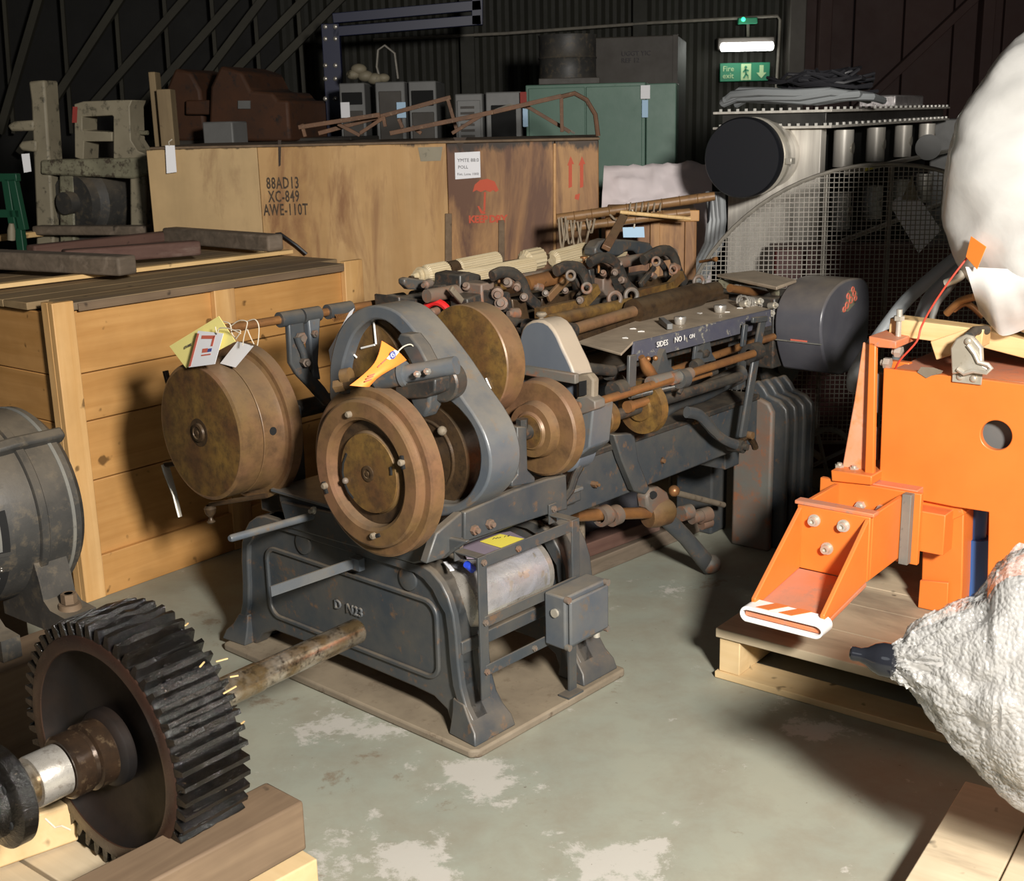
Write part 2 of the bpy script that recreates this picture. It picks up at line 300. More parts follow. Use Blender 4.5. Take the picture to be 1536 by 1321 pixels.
    def text(s, string, size, o, right, up, depth=.0008, spacing=1., bold=0, sx=1.):
        cu = bpy.data.curves.new('lettering', 'FONT'); cu.body = string; cu.size = size; cu.extrude = depth; cu.space_character = spacing; cu.resolution_u = 2; cu.offset = bold
        ob = bpy.data.objects.new('lettering', cu); COL.objects.link(ob); dg = bpy.context.evaluated_depsgraph_get(); dg.update()
        me = bpy.data.meshes.new_from_object(ob.evaluated_get(dg)); r = V(right).normalized(); u = V(up).normalized(); n = r.cross(u); o = V(o)
        me.transform(Matrix.Diagonal((sx, 1, 1, 1))); me.transform(Matrix(((r.x, u.x, n.x, o.x), (r.y, u.y, n.y, o.y), (r.z, u.z, n.z, o.z), (0, 0, 0, 1)))); s.bm.from_mesh(me)
        bpy.data.objects.remove(ob); bpy.data.curves.remove(cu); bpy.data.meshes.remove(me); return s
    def build(s, name, mat, parent=None, bevel=0, smooth=38, normals=True, bseg=2):
        if normals: bmesh.ops.recalc_face_normals(s.bm, faces=s.bm.faces)
        me = bpy.data.meshes.new(name); s.bm.to_mesh(me); s.bm.free()
        me.materials.append(MT[mat] if isinstance(mat, str) else mat)
        o = bpy.data.objects.new(name, me); COL.objects.link(o)
        if parent is not None: o.parent = parent
        if smooth: me.shade_smooth(); me.set_sharp_from_angle(angle=math.radians(smooth))
        if bevel:
            b = o.modifiers.new('bevel', 'BEVEL'); b.width = bevel; b.segments = bseg; b.limit_method = 'ANGLE'; b.angle_limit = math.radians(42); b.harden_normals = False
        return o
def tag(o, label, cat, group=None, kind=None):
    if label: o['label'] = label
    if cat: o['category'] = cat
    if group: o['group'] = group
    if kind: o['kind'] = kind
    return o
def thing(name, fr, label, cat, group=None, at=(0, 0, 0)):
    o = bpy.data.objects.new(name, None); COL.objects.link(o); o.empty_display_size = .1
    o.location = fr.w(*at); o.rotation_euler = (0, 0, fr.rot); tag(o, label, cat, group)
    return o
def one(o, fr, label, cat, group=None):   # a thing made of a single mesh, built in frame coordinates
    o.location = fr.w(0, 0, 0); o.rotation_euler = (0, 0, fr.rot); return tag(o, label, cat, group)
def struct(o): o['kind'] = 'structure'; return o
def lab(o, t): o['label'] = t; return o
# ================================================================== THE SETTING
def WP(px, py, y): r = ray(px, py); return CP + r*(y/r.y)
f = struct(MB().rng(-7.5, 12, -6, 12, -.1, 0).build('floor', 'floor'))
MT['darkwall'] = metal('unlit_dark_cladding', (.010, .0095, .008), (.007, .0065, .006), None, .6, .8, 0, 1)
def corrugated(name, x0, x1, y, z0, z1, mat, pitch=.13, amp=.022):
    mb = MB(); n = int((x1-x0)/pitch*4); prev = None
    prof = [0, 1, 1, 0]
    for i in range(n+1):
        x = x0+(x1-x0)*i/n; yy = y-amp*prof[i % 4]
        c = (mb.bm.verts.new((x, yy, z0)), mb.bm.verts.new((x, yy, z1)), mb.bm.verts.new((x, y+.06, z1)), mb.bm.verts.new((x, y+.06, z0)))
        if prev:
            for j in range(4): mb.bm.faces.new((prev[j], prev[(j+1) % 4], c[(j+1) % 4], c[j]))
        prev = c
    return struct(mb.build(name, mat, smooth=0))
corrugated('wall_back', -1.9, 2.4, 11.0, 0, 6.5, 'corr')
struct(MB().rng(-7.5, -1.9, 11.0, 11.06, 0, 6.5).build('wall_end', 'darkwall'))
# steel posts and rail of the back wall
mb = MB()
for x in (-.3, 1.15): mb.rng(x-.06, x+.06, 10.86, 10.98, 0, 6.5)

struct(mb.build('trim_1', 'corr', bevel=.004))
struct(MB().rng(2.38, 2.52, 10.75, 11.05, 0, 6.5).build('trim_2', 'boxdark', bevel=.01))
# big dark red sliding door with posts and a diagonal brace
mb = MB()
x = 2.52
while x < 11.5: mb.rng(x, x+.40, 10.8, 10.86, 0, 6.5); x += .415
struct(mb.build('door_1', 'dkred', bevel=.006))
mb = MB()
for x in (2.66, 4.0, 5.35): mb.rng(x-.05, x+.05, 10.66, 10.8, 0, 6.5)
mb.beam((2.75, 10.72, 1.5), (5.0, 10.72, 3.6), .09, .07); mb.rng(2.6, 11, 10.68, 10.8, 4.2, 4.35)
struct(mb.build('trim_3', 'dkred', bevel=.006))
MT['girder'] = metal('dusty_olive_girder', (.045, .041, .027), (.032, .029, .02), None, .6, .7, 0, 2)
# curved hangar roof on the left: sloping skin with a lattice of ribs
mb = MB()
def arch(t): return Vector((-7.3+6.5*(1-math.cos(t)), 0, .0+6.2*math.sin(t)))
for i in range(8):
    t0, t1 = i*math.pi/2/8, (i+1)*math.pi/2/8; p, q = arch(t0), arch(t1)
    mb.hexa([(p.x, -6, p.z), (p.x-.05, -6, p.z+.05), (p.x-.05, 11, p.z+.05), (p.x, 11, p.z), (q.x, -6, q.z), (q.x-.05, -6, q.z+.06), (q.x-.05, 11, q.z+.06), (q.x, 11, q.z)])
struct(mb.build('wall_left', 'boxdark', smooth=60))
mb = MB()
for k in range(16):
    y0 = -3+k*1.25
    pts = [arch(t/10*1.35)+Vector((.12, y0+t*.33, -.02)) for t in range(11)]
    if y0+3.3 < 10.9: mb.tube(pts, .05, 6)
    pts = [arch(t/10*1.35)+Vector((.10, y0-.1, -.02)) for t in range(11)]
    if y0 < 10.8: mb.tube(pts, .03, 6)
struct(mb.build('trim_4', 'corr', smooth=60))
struct(MB().rng(-.8, 12, -6, 11.1, 6.3, 6.5).build('ceiling', 'boxdark'))

mb = MB()
for (x0, y0, x1, y1) in ((0, 200, 62, -10), (30, 230, 190, -15), (120, 180, 290, -15), (185, 190, 365, -15), (250, 190, 405, -15), (330, 130, 480, -25), (392, 120, 520, -10)): mb.beam(WP(x0, y0, 10.6), WP(x1, y1, 10.6), .06, .06)
for x in (5, 92, 172, 245, 316, 380, 445): mb.beam(WP(x+16, 200, 10.7), WP(x, -20, 10.7), .03, .03)
struct(mb.build('trim_5', 'girder'))
# ------------------------------------------------ exit lights and sign on the back wall
def wy(px, py, y): return W.A(px, py, y)
t = thing('emergency_lamp', W, 'bright white horizontal tube lamp glowing above the green exit sign', 'lamp')
lampm, nt, b = nodes('lit_tube'); b.inputs['Emission Color'].default_value = (1, 1, .97, 1); b.inputs['Emission Strength'].default_value = 9
MT['lit'] = lampm
a, c = wy(1081, 71, 10.75), wy(1160, 69, 10.75)
MB().tube([a, a+(c-a)*.02, c-(c-a)*.02, c], [.02, .035, .035, .02], 14).build('lamp_tube', 'lit', t)
MB().beam(a+Vector((.09, .02, .03)), c+Vector((.09, -.02, .03)), .12, .10).build('lamp_housing', 'boxdark', t, .01)
pl = bpy.data.lights.new('tube_glow', 'POINT'); pl.energy = 2.2; pl.color = (.95, 1, .85); pl.shadow_soft_size = .15
plo = bpy.data.objects.new('tube_glow', pl); COL.objects.link(plo); plo.location = WP(1120, 76, 10.5)
t = thing('exit_sign', W, 'green fire exit sign with running figure and down arrow on corrugated wall', 'sign')
MT['signgreen'] = plain('sign_green', (.01, .20, .10), .5); MT['signpale'] = plain('sign_pale_green', (.42, .60, .32), .5)
p0 = wy(1080, 95, 10.9); p1 = wy(1154, 121, 10.9); yb, ye, zt, zb = p0.y, p1.y, p0.z, p1.z
MB().rng(10.89, 10.93, yb, ye, zt, zb).build('sign_plate', 'signgreen', t, .004)
mb = MB(); u = (ye-yb)
F = lambda s, q: Vector((10.885, yb+u*s, zb+(zt-zb)*q))
mb.text('Fire', .062, F(.05, .56), (0, -1, 0), (0, 0, 1), .002); mb.text('exit', .062, F(.05, .18), (0, -1, 0), (0, 0, 1), .002)
mb.build('lettering', 'signpale', t, smooth=0)
mb = MB(); mb.prism([F(.42, .06), F(.62, .06), F(.62, .94), F(.42, .94)], (.003, 0, 0)); mb.build('pictogram_panel', 'signpale', t, smooth=0)
mb = MB(); q0 = Vector((-.006, 0, 0))
for a_, b_ in (((.50, .66), (.52, .40)), ((.52, .40), (.47, .16)), ((.52, .40), (.56, .28)), ((.56, .28), (.56, .14)), ((.51, .62), (.46, .50)), ((.51, .62), (.57, .56))): mb.beam(F(*a_)+q0, F(*b_)+q0, .004, .013, (0, 0, 1))
mb.ball(F(.51, .76)+q0, .012, (.3, 1, 1)); mb.build('running_figure', 'signgreen', t, smooth=0)
MB().prism([F(.83, .14), F(.93, .45), F(.87, .45), F(.87, .85), F(.79, .85), F(.79, .45), F(.73, .45)], (.003, 0, 0)).build('down_arrow', 'signpale', t, smooth=0)
t = thing('exit_lamp', W, 'small green indicator lamp on a conduit above the white tube lamp', 'lamp')
p = wy(1122, 31, 10.8); MB().box(p+Vector((.03, 0, 0)), (.06, .16, .05)).build('lamp_body', 'signgreen', t, .006)
MT['greenlit'] = plain('green_led', (.05, .9, .45), .3, emit=2.0)
MB().ball(wy(1115, 29, 10.77), .018).build('green_light', 'greenlit', t)
MB().tube([wy(1122, 34, 10.86), wy(1122, 60, 10.86)], .014, 8).build('conduit_drop', 'mesh', t)
o = MB().tube([wy(560, 60, 10.87), wy(760, 50, 10.87), wy(980, 34, 10.87), wy(1166, 24, 10.87), wy(1170, 30, 10.87), wy(1164, 140, 10.87)], .013, 8).build('cable_conduit', 'mesh')
one(o, W, 'thin grey conduit running along the corrugated back wall to the exit lights', 'conduit')

# ================================================================== BACKGROUND THINGS
# tall grey steel box behind the green cabinet
BX = Fr(*WP(1015, 160, 9.0).to_2d(), 12)
t = thing('steel_cabinet', BX, 'tall brown-grey steel cabinet standing behind the pale green cabinet', 'cabinet')
zt = BX.A(1015, 52, 0).z; MB().rng(0, .9, 0, .60, 0, zt).build('body', 'boxdark', t, .008)
mb = MB(); mb.rng(-.01, .01, -.005, .03, .02, zt); mb.rng(-.01, .01, .57, .605, .02, zt); mb.build('edge_trim', 'boxdark', t, .003)
MB().text('UGGT YIC\nREF 12', .045, BX.A(932, 84, -.012), (0, -1, 0), (0, 0, 1), .001).build('lettering', 'ink', t, smooth=0)
# dark barrel beside it
BR = Fr(*WP(852, 160, 8.6).to_2d(), 0)
t = thing('steel_drum', BR, 'dark steel drum on a stand left of the tall grey cabinet', 'drum')
zb = BR.A(852, 118, 0).z; zt = BR.A(852, 53, 0).z
MB().lathe((0, 0, zb), (0, 0, 1), [(0, 0), (0, .195), (.03, .19), (.12, .19), (.13, .197), (.14, .19), (zt-zb-.02, .19), (zt-zb, .195), (zt-zb, 0)], 40).build('shell', 'motor', t)
mb = MB(); mb.rng(-.2, .2, -.2, .2, zb-.04, zb)
for i in (-1, 1):
    for j in (-1, 1): mb.rng(i*.18-.02, i*.18+.02, j*.18-.02, j*.18+.02, 0, zb-.04)
mb.build('stand', 'boxdark', t, .004)
MT['tag_dim'] = plain('dull_red_card', (.30, .04, .03), .7)
# pale green cabinet
GC = Fr(*WP(968, 180, 7.9).to_2d(), 10)
t = thing('green_cabinet', GC, 'pale green steel cabinet standing behind the big stained crate', 'cabinet')
zt = GC.A(968, 123, 0).z; wid = GC.A(788, 126, 0).y
MB().rng(0, .35, 0, wid, 0, zt).build('body', 'green', t, .006)
mb = MB(); mb.rng(-.012, 0, .02, wid*.49, .05, zt-.02); mb.build('door', 'green', t, .004); mb = MB(); mb.rng(-.012, 0, wid*.5, wid-.02, .05, zt-.02); mb.build('door', 'green', t, .004)
mb = MB(); mb.rng(-.014, .35, -.19, -.005, 0, zt-.01); mb.build('side_panel', 'green', t, .006)
for nm, x0, y0, x1, y1, mt, lb, ca in (('hanging_tag', 961, 128, 975, 148, 'white_paper', 'small white and red tag at the top of the green cabinet', 'tag'), ('hanging_tag', 963, 150, 972, 176, 'bluecard', 'small blue tag hanging low on the right of the green cabinet', 'tag'), ('hanging_tag', 784, 158, 792, 190, 'bluecard', 'small blue tag hanging at the left edge of the green cabinet', 'tag'), ('hanging_tag', 780, 138, 790, 156, 'tag_dim', 'small red tag at the top left edge of the green cabinet', 'tag')):
    a_, b_ = GC.A(x0, y0, -.03), GC.A(x1, y1, -.03)
    one(MB().rng(-.03, -.028, a_.y, b_.y, b_.z, a_.z).build(nm, mt), GC, lb, ca)
# grey control cabinets behind the crate lattice
def cabinet(px0, px1, py, dist, h, lbl, doors, yaw=4, dep=.5, mat='cabgrey'):
    fr = Fr(*WP(px1, 160, dist).to_2d(), yaw); t = thing('control_cabinet', fr, lbl, 'cabinet', None); wd = fr.A(px0, py, 0).y; zt = fr.A(px1, py, 0).z
    MB().rng(0, dep, 0, wd, 0, zt).build('body', mat, t, .008)
    for (u0, u1, v0, v1, m) in doors: MB().rng(-.012, .0, wd*u0, wd*u1, zt-v1, zt-v0).build('panel', m, t, .004)
    return fr, t, zt, wd
cabinet(508, 548, 124, 8.6, 1, 'narrow grey control cabinet behind the rusty lattice frame, left of two joined', [(.1, .9, .06, .14, 'void'), (.1, .9, .18, .5, 'boxdark')])
cabinet(562, 608, 122, 8.5, 1, 'grey control cabinet with a dark door behind the rusty lattice, next to the narrow one', [(.12, .88, .06, .5, 'boxdark')])
cabinet(612, 655, 121, 8.55, 1, 'grey control cabinet with white label, third from the left behind the lattice', [(.1, .9, .06, .16, 'void'), (.1, .9, .2, .55, 'boxdark')])
fr, t, zt, wd = cabinet(682, 724, 140, 8.0, 1, 'pale grey vented electrical cabinet left of the green cabinet', [(.08, .92, .04, .9, 'cabgrey')])
mb = MB()
for i in range(6): mb.rng(-.018, -.012, wd*.3, wd*.8, zt-.09-i*.035, zt-.075-i*.035)
mb.build('vent_louvres', 'boxdark', t)
cabinet(728, 782, 137, 8.05, 1, 'open dark-fronted electrical cabinet just left of the green cabinet', [(.15, .85, .08, .6, 'void')], mat='cabgrey')
o = MB().rng(-.02, .02, 0, .02, 0, .1); o.bm.free()
for (px, py, d, lb, mt) in ((518, 165, 8.58, 'small white tag on the front of the grey cabinets behind lattice', 'white_paper'), (602, 165, 8.47, 'small blue card on the front of the grey cabinets behind lattice', 'bluecard')):
    p = W.A(px, py, d); one(MB().rng(d-.003, d, p.y-.03, p.y+.03, p.z-.05, p.z+.05).build('hanging_tag', mt), W, lb, 'tag')
# crumpled bag lying on the grey cabinets
mb = MB()
for (px, py, r) in ((538, 104, .05), (530, 112, .045), (548, 114, .05), (562, 118, .05), (575, 117, .04)): mb.ball(W.A(px, py, 8.75), r, (1, 1.1, .75), 3)
o = mb.build('crumpled_bag', 'cream'); one(o, W, 'crumpled pale cloth bag lying on the grey control cabinets', 'bag')
o = MB().tube([W.A(570, 118, 8.75), W.A(565, 100, 8.75), W.A(567, 75, 8.75), W.A(577, 68, 8.75), W.A(592, 80, 8.75), W.A(597, 118, 8.75)], .008, 6).build('bent_wire', 'mesh'); one(o, W, 'bent wire loop standing on top of the grey control cabinets', 'wire')
# blue pallet racking
RK = Fr(0, 0, 0)
t = thing('pallet_racking', W, 'dark blue pallet racking upright and beams against the back wall', 'racking')
for nm, a_, b_, wd in (('upright', (496, 36), (496, 260), .13), ('beam', (500, 48), (722, 30), .07), ('beam', (500, 28), (722, 8), .07), ('beam_bracket', (716, -10), (716, 38), .08)):
    A_, B_ = W.A(*a_, 9.4), W.A(*b_, 9.4)
    if nm == 'upright' and a_[0] == 496: B_.z = 0; B_.y = A_.y
    MB().beam(A_, B_, wd, .08, (1, 0, 0)).build(nm, 'blue_rack', t, .004)
mb = MB()
for py in (40, 58, 98, 118, 148):
    for px in (488, 503): mb.ball(W.A(px, py, 9.35), .017, (.4, 1, 1))
mb.build('rivet_heads', 'steel', t)
# rust orange plant in the dark left background
BP = Fr(*WP(330, 190, 8.2).to_2d(), 15)
t = thing('old_plant', BP, 'large rust-brown machine with rounded hood, in the dark behind the crates', 'machine')
def pA(fr, a, pts): return [fr.A(x, y, a) for x, y in pts]
MB().prism(pA(BP, 0, [(248, 212), (250, 130), (262, 102), (285, 108), (300, 135), (310, 212)]), (.5, 0, 0)).build('hood', 'brownplant', t, .02)
MB().prism(pA(BP, -.15, [(312, 212), (315, 130), (330, 98), (362, 108), (376, 136), (408, 138), (416, 150), (432, 150), (436, 212)]), (.6, 0, 0)).build('casing', 'brownplant', t, .02)
MB().prism(pA(BP, -.08, [(278, 172), (322, 172), (322, 150), (278, 150)]), (.1, 0, 0)).build('cross_box', 'brownplant', t, .01)
MB().prism(pA(BP, -.16, [(358, 151), (376, 151), (376, 163), (358, 163)]), (-.01, 0, 0)).build('name_plate', 'cabgrey', t)
MB().rng(0, .5, -.9, .9, 0, BP.A(300, 205, 0).z-.02).build('base_casing', 'boxdark', t, .01)
mb = MB(); p = BP.A(338, 195, -.4); mb.rng(-.5, -.3, p.y-.10, p.y+.10, p.z-.6, p.z+.05)
one(mb.build('metal_bin', 'cabgrey', bevel=.01), BP, 'small grey metal box in front of the rust-brown machine', 'box')
MT['posttan'] = wood('old_post_wood', (.24, .17, .09), (.30, .22, .12), 2, .8, 24)
# two wooden posts behind the big crate
for (x0, x1, y0, d, lb) in ((222, 232, 108, 7.6, 'taller pale wooden post standing behind the left end of the big crate'), (234, 255, 134, 7.5, 'shorter broad wooden post behind the left end of the big crate')):
    a_, b_ = W.A(x0, y0, d), W.A(x1, y0, d)
    one(MB().rng(d, d+.12, a_.y, b_.y, 0, a_.z).build('wooden_post', 'posttan', bevel=.004), W, lb, 'post')
# old cream cast-iron machine at far left
CM = Fr(*WP(60, 250, 6.9).to_2d(), 12)
t = thing('cream_machine', CM, 'old cream painted cast machine frame with tall post at far left', 'machine')
def cp(nm, a, pts, dep, mt='cream', bv=.012): return MB().prism(pA(CM, a, pts), (dep, 0, 0)).build(nm, mt, t, bv)
cp('tall_post', 0, [(50, 600), (54, 340), (46, 152), (42, 122), (66, 120), (68, 150), (74, 240), (80, 340), (86, 600)], .14)
cp('bracket_arm', -.02, [(50, 180), (20, 182), (10, 188), (16, 197), (50, 196)], .08)
cp('bracket_arm', -.02, [(54, 210), (32, 212), (26, 219), (32, 226), (54, 228)], .08)
cp('upper_frame', 0, [(112, 236), (111, 156), (125, 152), (176, 150), (198, 150), (194, 160), (196, 210), (206, 226), (221, 232), (221, 240), (170, 240), (170, 175), (168, 173), (123, 175), (123, 196), (168, 198), (168, 212), (126, 212), (125, 240)], .16)
cp('cross_rail', -.02, [(60, 240), (222, 236), (222, 262), (200, 268), (60, 262)], .2, 'creamdirty')
cp('leg', 0, [(88, 262), (112, 262), (112, 600), (92, 600)], .14, 'creamdirty'); cp('leg', 0, [(194, 266), (218, 262), (222, 600), (198, 600)], .14)
MB().tube([CM.A(190, 199, .1), CM.A(222, 199, .1)], .012, 8).build('tie_rod', 'creamdirty', t)
mb = MB(); c_ = CM.A(150, 300, .2); mb.lathe(c_, (-1, .3, 0), [(-.1, 0), (-.1, .2), (.12, .2), (.15, .16), (.2, .15), (.2, .06), (.26, .06), (.26, 0)], 28)
mb.build('drive_motor', 'motor', t); MB().rng(.05, .4, c_.y-.2, c_.y+.2, 0, c_.z-.17).build('motor_stand', 'motor', t, .01)
p = W.A(39, 245, 6.75); one(MB().prism([W.A(32, 231, 6.75), W.A(44, 230, 6.75), W.A(47, 257, 6.75), W.A(36, 259, 6.75)], (.002, 0, 0)).build('hanging_tag', 'white_paper'), W, 'white tag hanging from the lower bracket of the cream machine', 'tag')
p = W.A(105, 165, 6.85)
one(MB().prism([CM.A(109, 160, -.004), CM.A(116, 160, -.004), CM.A(115, 184, -.004), CM.A(108, 184, -.004)], (.002, 0, 0)).build('hanging_tag', 'tag_dim'), CM, 'tiny red tag hanging beside the cream machine upper frame', 'tag')
GF = Fr(*WP(20, 300, 6.4).to_2d(), 12)
t = thing('green_trestle', GF, 'dark green tubular frame at the far left edge before the cream machine', 'frame')
for a_, b_ in (((-40, 266), (28, 266)), ((20, 268), (36, 345)), ((-40, 320), (32, 320)), ((10, 268), (22, 345))): MB().beam(GF.A(*a_, 0), GF.A(*b_, 0), .04, .04).build('tube', 'greenpaint', t, .004)
A_ = GF.A(30, 345, 0); MB().rng(-.02, .02, A_.y-.02, A_.y+.02, 0, A_.z+.01).build('leg', 'greenpaint', t, .004)
o = MB().tube([GF.A(17, 335, -.05), GF.A(17, 345, -.05), GF.A(17, 360, -.05)], [.012, .02, .02], 10).build('small_bottle', 'cream'); one(o, GF, 'tiny cream bottle beside the dark green frame', 'bottle')

# ================================================================== BIG STAINED CRATE
Rc = WP(898, 206, 6.25); BC = Fr(Rc.x, Rc.y, 3.0); BL = BC.A(226, 214, 0).y; CH = BC.A(898, 206, 0).z
t = thing('large_crate', BC, 'large stained plywood crate with black stencils and red arrows', 'crate')
xs = [BC.A(px, 300, 0).y for px in (898, 833, 672, 391, 226)]; ms = ['plydark', 'plydark', 'ply', 'plyold']
for i in range(4): MB().rng(0, .025, xs[i]+.001, xs[i+1]-.001, .08, CH-.013).build('plywood_panel', ms[i], t, .003)
MB().rng(.026, .9, .0, .03, .08, CH-.013).build('end_panel', 'plydark', t, .003); MB().rng(.026, .9, BL-.03, BL, .08, CH-.013).build('end_panel', 'plyold', t, .003); MB().rng(.9, .925, 0, BL, .08, CH-.013).build('back_panel', 'ply', t, .003)
MB().rng(-.006, .94, -.006, BL+.006, CH-.012, CH).build('lid', 'oldbrown', t, .003)
for k in range(3): MB().rng(0, .92, .1+k*(BL-.3)/2, .2+k*(BL-.3)/2, 0, .08).build('skid', 'oldbrown', t, .004)
def strip(px0, py0, px1, py1, mt, nm='batten', dep=.012):
    a_, b_ = BC.A(px0, py0, 0), BC.A(px1, py1, 0); return MB().prism([BC.A(px0, py0, 0), BC.A(px1, py0, 0), BC.A(px1, py1, 0), BC.A(px0, py1, 0)], (-dep, 0, 0)).build(nm, mt, t, .002)
strip(668, 320, 678, 470, 'oldbrown'); strip(748, 330, 757, 470, 'oldbrown'); strip(830, 215, 834, 470, 'crate', 'batten', .008)
# black water stains along the lid
mb = MB()
random.seed(3); seg = []
for (x0, x1, d0) in ():
    n = int((x1-x0)/9)
    for i in range(n): 
        a_ = x0+(x1-x0)*i/n; b_ = x0+(x1-x0)*(i+1)/n; h0 = d0*random.uniform(.7, 2.2)
        top = 214-(a_-226)/672*10-1; mb.prism([BC.A(a_, top, 0), BC.A(b_, top-.1, 0), BC.A(b_-1, top+h0*.8, 0), BC.A((a_+b_)/2, top+h0, 0), BC.A(a_+1, top+h0*.7, 0)], (-.0012, 0, 0))
mb.prism([BC.A(417, 210, 0), BC.A(422, 210, 0), BC.A(421, 248, 0), BC.A(418, 250, 0)], (-.0016, 0, 0))
mb.prism([BC.A(680, 206, 0), BC.A(700, 206, 0), BC.A(690, 225, 0)], (-.0016, 0, 0))
mb.build('water_stain', 'tar', t, smooth=0)
mb = MB()
for s, px, py in (('88AD13', 400, 283), ('XC-849', 403, 303), ('AWE-110T', 396, 323)):
    mb.text(s, .080, BC.A(px, py, -.002), (0, -1, 0), (0, 0, 1), .0006, 1.12, .0014, .56)
mb.build('black_stencil', 'stencil', t, smooth=0)
mb = MB(); off = (-.0018, 0, 0)
def bp(pts): mb.prism([BC.A(x, y, 0) for x, y in pts], off)
bp([(709, 288), (712, 277), (720, 270), (731, 268), (742, 272), (748, 285), (744, 288), (740, 285), (735, 288), (728, 285), (721, 288), (715, 285)])
bp([(726, 288), (729, 288), (728, 316), (725, 318)]); bp([(716, 309), (719, 309), (723, 316), (728, 318), (728, 321), (721, 320)])
mb.text('KEEP DRY', .050, BC.A(703, 334, -.002), (0, -1, 0), (0, 0, 1), .0006, .85, .002)
for x in (857, 874): bp([(x-6, 248), (x-1, 234), (x+4, 246), (x+1, 246), (x+1, 280), (x-4, 282), (x-4, 248)])
bp([(863, 292), (870, 290), (868, 300), (862, 298)])
mb.build('red_stencil', 'red_ink', t, smooth=0)
lab(MB().prism([BC.A(627, 221, -.002), BC.A(664, 220, -.002), BC.A(661, 241, -.002), BC.A(631, 242, -.002)], (-.001, 0, 0)).build('paper_label', 'cream', t, smooth=0), 'torn cream paper label')
pn = lab(MB().prism([BC.A(682, 229, -.002), BC.A(720, 227, -.002), BC.A(721, 266, -.002), BC.A(683, 269, -.002)], (-.001, 0, 0)).build('paper_note', 'white_paper', t, smooth=0), 'square white paper note with handwriting')
mb = MB(); mb.text('YMTE 88:0', .024, BC.A(686, 243, -.0035), (0, -1, 0), (0, 0, 1), .0003); mb.text('POLL', .022, BC.A(687, 253, -.0035), (0, -1, 0), (0, 0, 1), .0003); mb.text('Fixt. Lone 1000', .017, BC.A(686, 263, -.0035), (0, -1, 0), (0, 0, 1), .0003)
mb.build('handwriting', 'ink', pn, smooth=0)
tg = thing('hanging_tag', W, 'white card tag tied to the left end of the big stained crate', 'tag')
dd = BC.A(256, 235, -.03); D_ = W.l(BC.w(dd.x, dd.y, dd.z)).x
MB().prism([W.A(248, 218, D_), W.A(262, 218, D_), W.A(265, 258, D_), W.A(250, 260, D_)], (.002, 0, 0)).build('card', 'white_paper', tg, smooth=0)
MB().tube([W.A(254, 219, D_), W.A(253, 213, D_+.02), W.A(258, 209, D_+.04)], .003, 6).build('string', 'string', tg)
# black strap lying on the crate face near the small crate
o = MB().tube([BC.A(414, 351, -.04), BC.A(420, 350, -.05), BC.A(445, 368, -.05), BC.A(460, 381, -.05)], .008, 6).build('black_strap', 'black'); one(o, BC, 'short black strap end leaning against the big crate face', 'strap')

# rusty angle-iron lattice lying on the big crate
t = thing('lattice_frame', BC, 'rusty angle-iron lattice frame lying on top of the big crate', 'frame')
def q(px, py, a): return BC.A(px, py, a)
def bar(nm, p0, p1, wd=.022): return MB().beam(p0, p1, wd, wd).build(nm, 'rustybar', t, .002)
bar('chord', q(448, 191, .25), q(570, 172, .25)); bar('chord', q(478, 200, .35), q(676, 146, .35)); bar('chord', q(585, 200, .12), q(740, 168, .12)); bar('chord', q(740, 168, .12), q(842, 144, .12))
MB().tube([q(842, 145, .12), q(862, 140, .12), q(880, 150, .12), q(893, 172, .12), q(897, 204, .12)], .012, 8).build('bent_end', 'rustybar', t)
for a_, b_, dp in (((453, 186), (458, 205), .25), ((507, 186), (540, 203), .3), ((575, 174), (578, 190), .3), ((598, 178), (604, 192), .35), ((672, 150), (686, 198), .35), ((842, 144), (843, 198), .12), ((724, 172), (678, 200), .12), ((618, 190), (632, 200), .2), ((576, 176), (540, 200), .3), ((788, 158), (855, 198), .2)): bar('lattice_bar', q(*a_, dp), q(*b_, dp), .018)
MB().tube([q(735, 168, .16), q(765, 157, .2), q(800, 164, .2), q(862, 200, .25)], .006, 6).build('loose_wire', 'mesh', t)

# ------------------------------------------------ sheet-covered load behind the machine, timber box and bamboo poles with rope
SH = Fr(*WP(915, 320, 6.75).to_2d(), 8)
t = thing('covered_load', SH, 'pale pink cloth sheet draped over a load beside the big crate', 'sheet')
mb = MB(); nx, ny = 22, 10; grid = []
p0, p1, p2, p3 = SH.A(906, 248, .16), SH.A(1068, 243, .16), SH.A(902, 320, 0), SH.A(1068, 302, 0)
for i in range(nx+1):
    row = []
    for j in range(ny+1):
        u_, v_ = i/nx, j/ny; p = (p0*(1-u_)+p1*u_)*(1-v_)+(p2*(1-u_)+p3*u_)*v_
        n_ = mnoise.noise(Vector((u_*7, v_*4, 1)))*.035+mnoise.noise(Vector((u_*16, v_*7, 5)))*.015
        row.append(mb.bm.verts.new(p+Vector((-abs(n_)*1.5, 0, n_*.7))))
    grid.append(row)
low = [mb.bm.verts.new((r[-1].co.x-.01, r[-1].co.y, .55)) for r in grid]
back = [mb.bm.verts.new((r[0].co.x+.25, r[0].co.y, r[0].co.z-.05)) for r in grid]
for i in range(nx):
    for j in range(ny): mb.bm.faces.new((grid[i][j], grid[i+1][j], grid[i+1][j+1], grid[i][j+1]))
    mb.bm.faces.new((grid[i][-1], grid[i+1][-1], low[i+1], low[i])); mb.bm.faces.new((back[i], back[i+1], grid[i+1][0], grid[i][0]))
mb.build('cloth_sheet', 'linen', t, smooth=80)
MB().rng(.12, .72, p1.y+.03, p0.y-.03, 0, 1.15).build('load', 'boxdark', t, .01)
TB = Fr(*onz(1040, 420, .75).to_2d(), 8); TB = Fr(*WP(1045, 350, 5.75).to_2d(), 6)
t = thing('timber_box', TB, 'dark varnished timber box behind the machine below the bamboo poles', 'box')
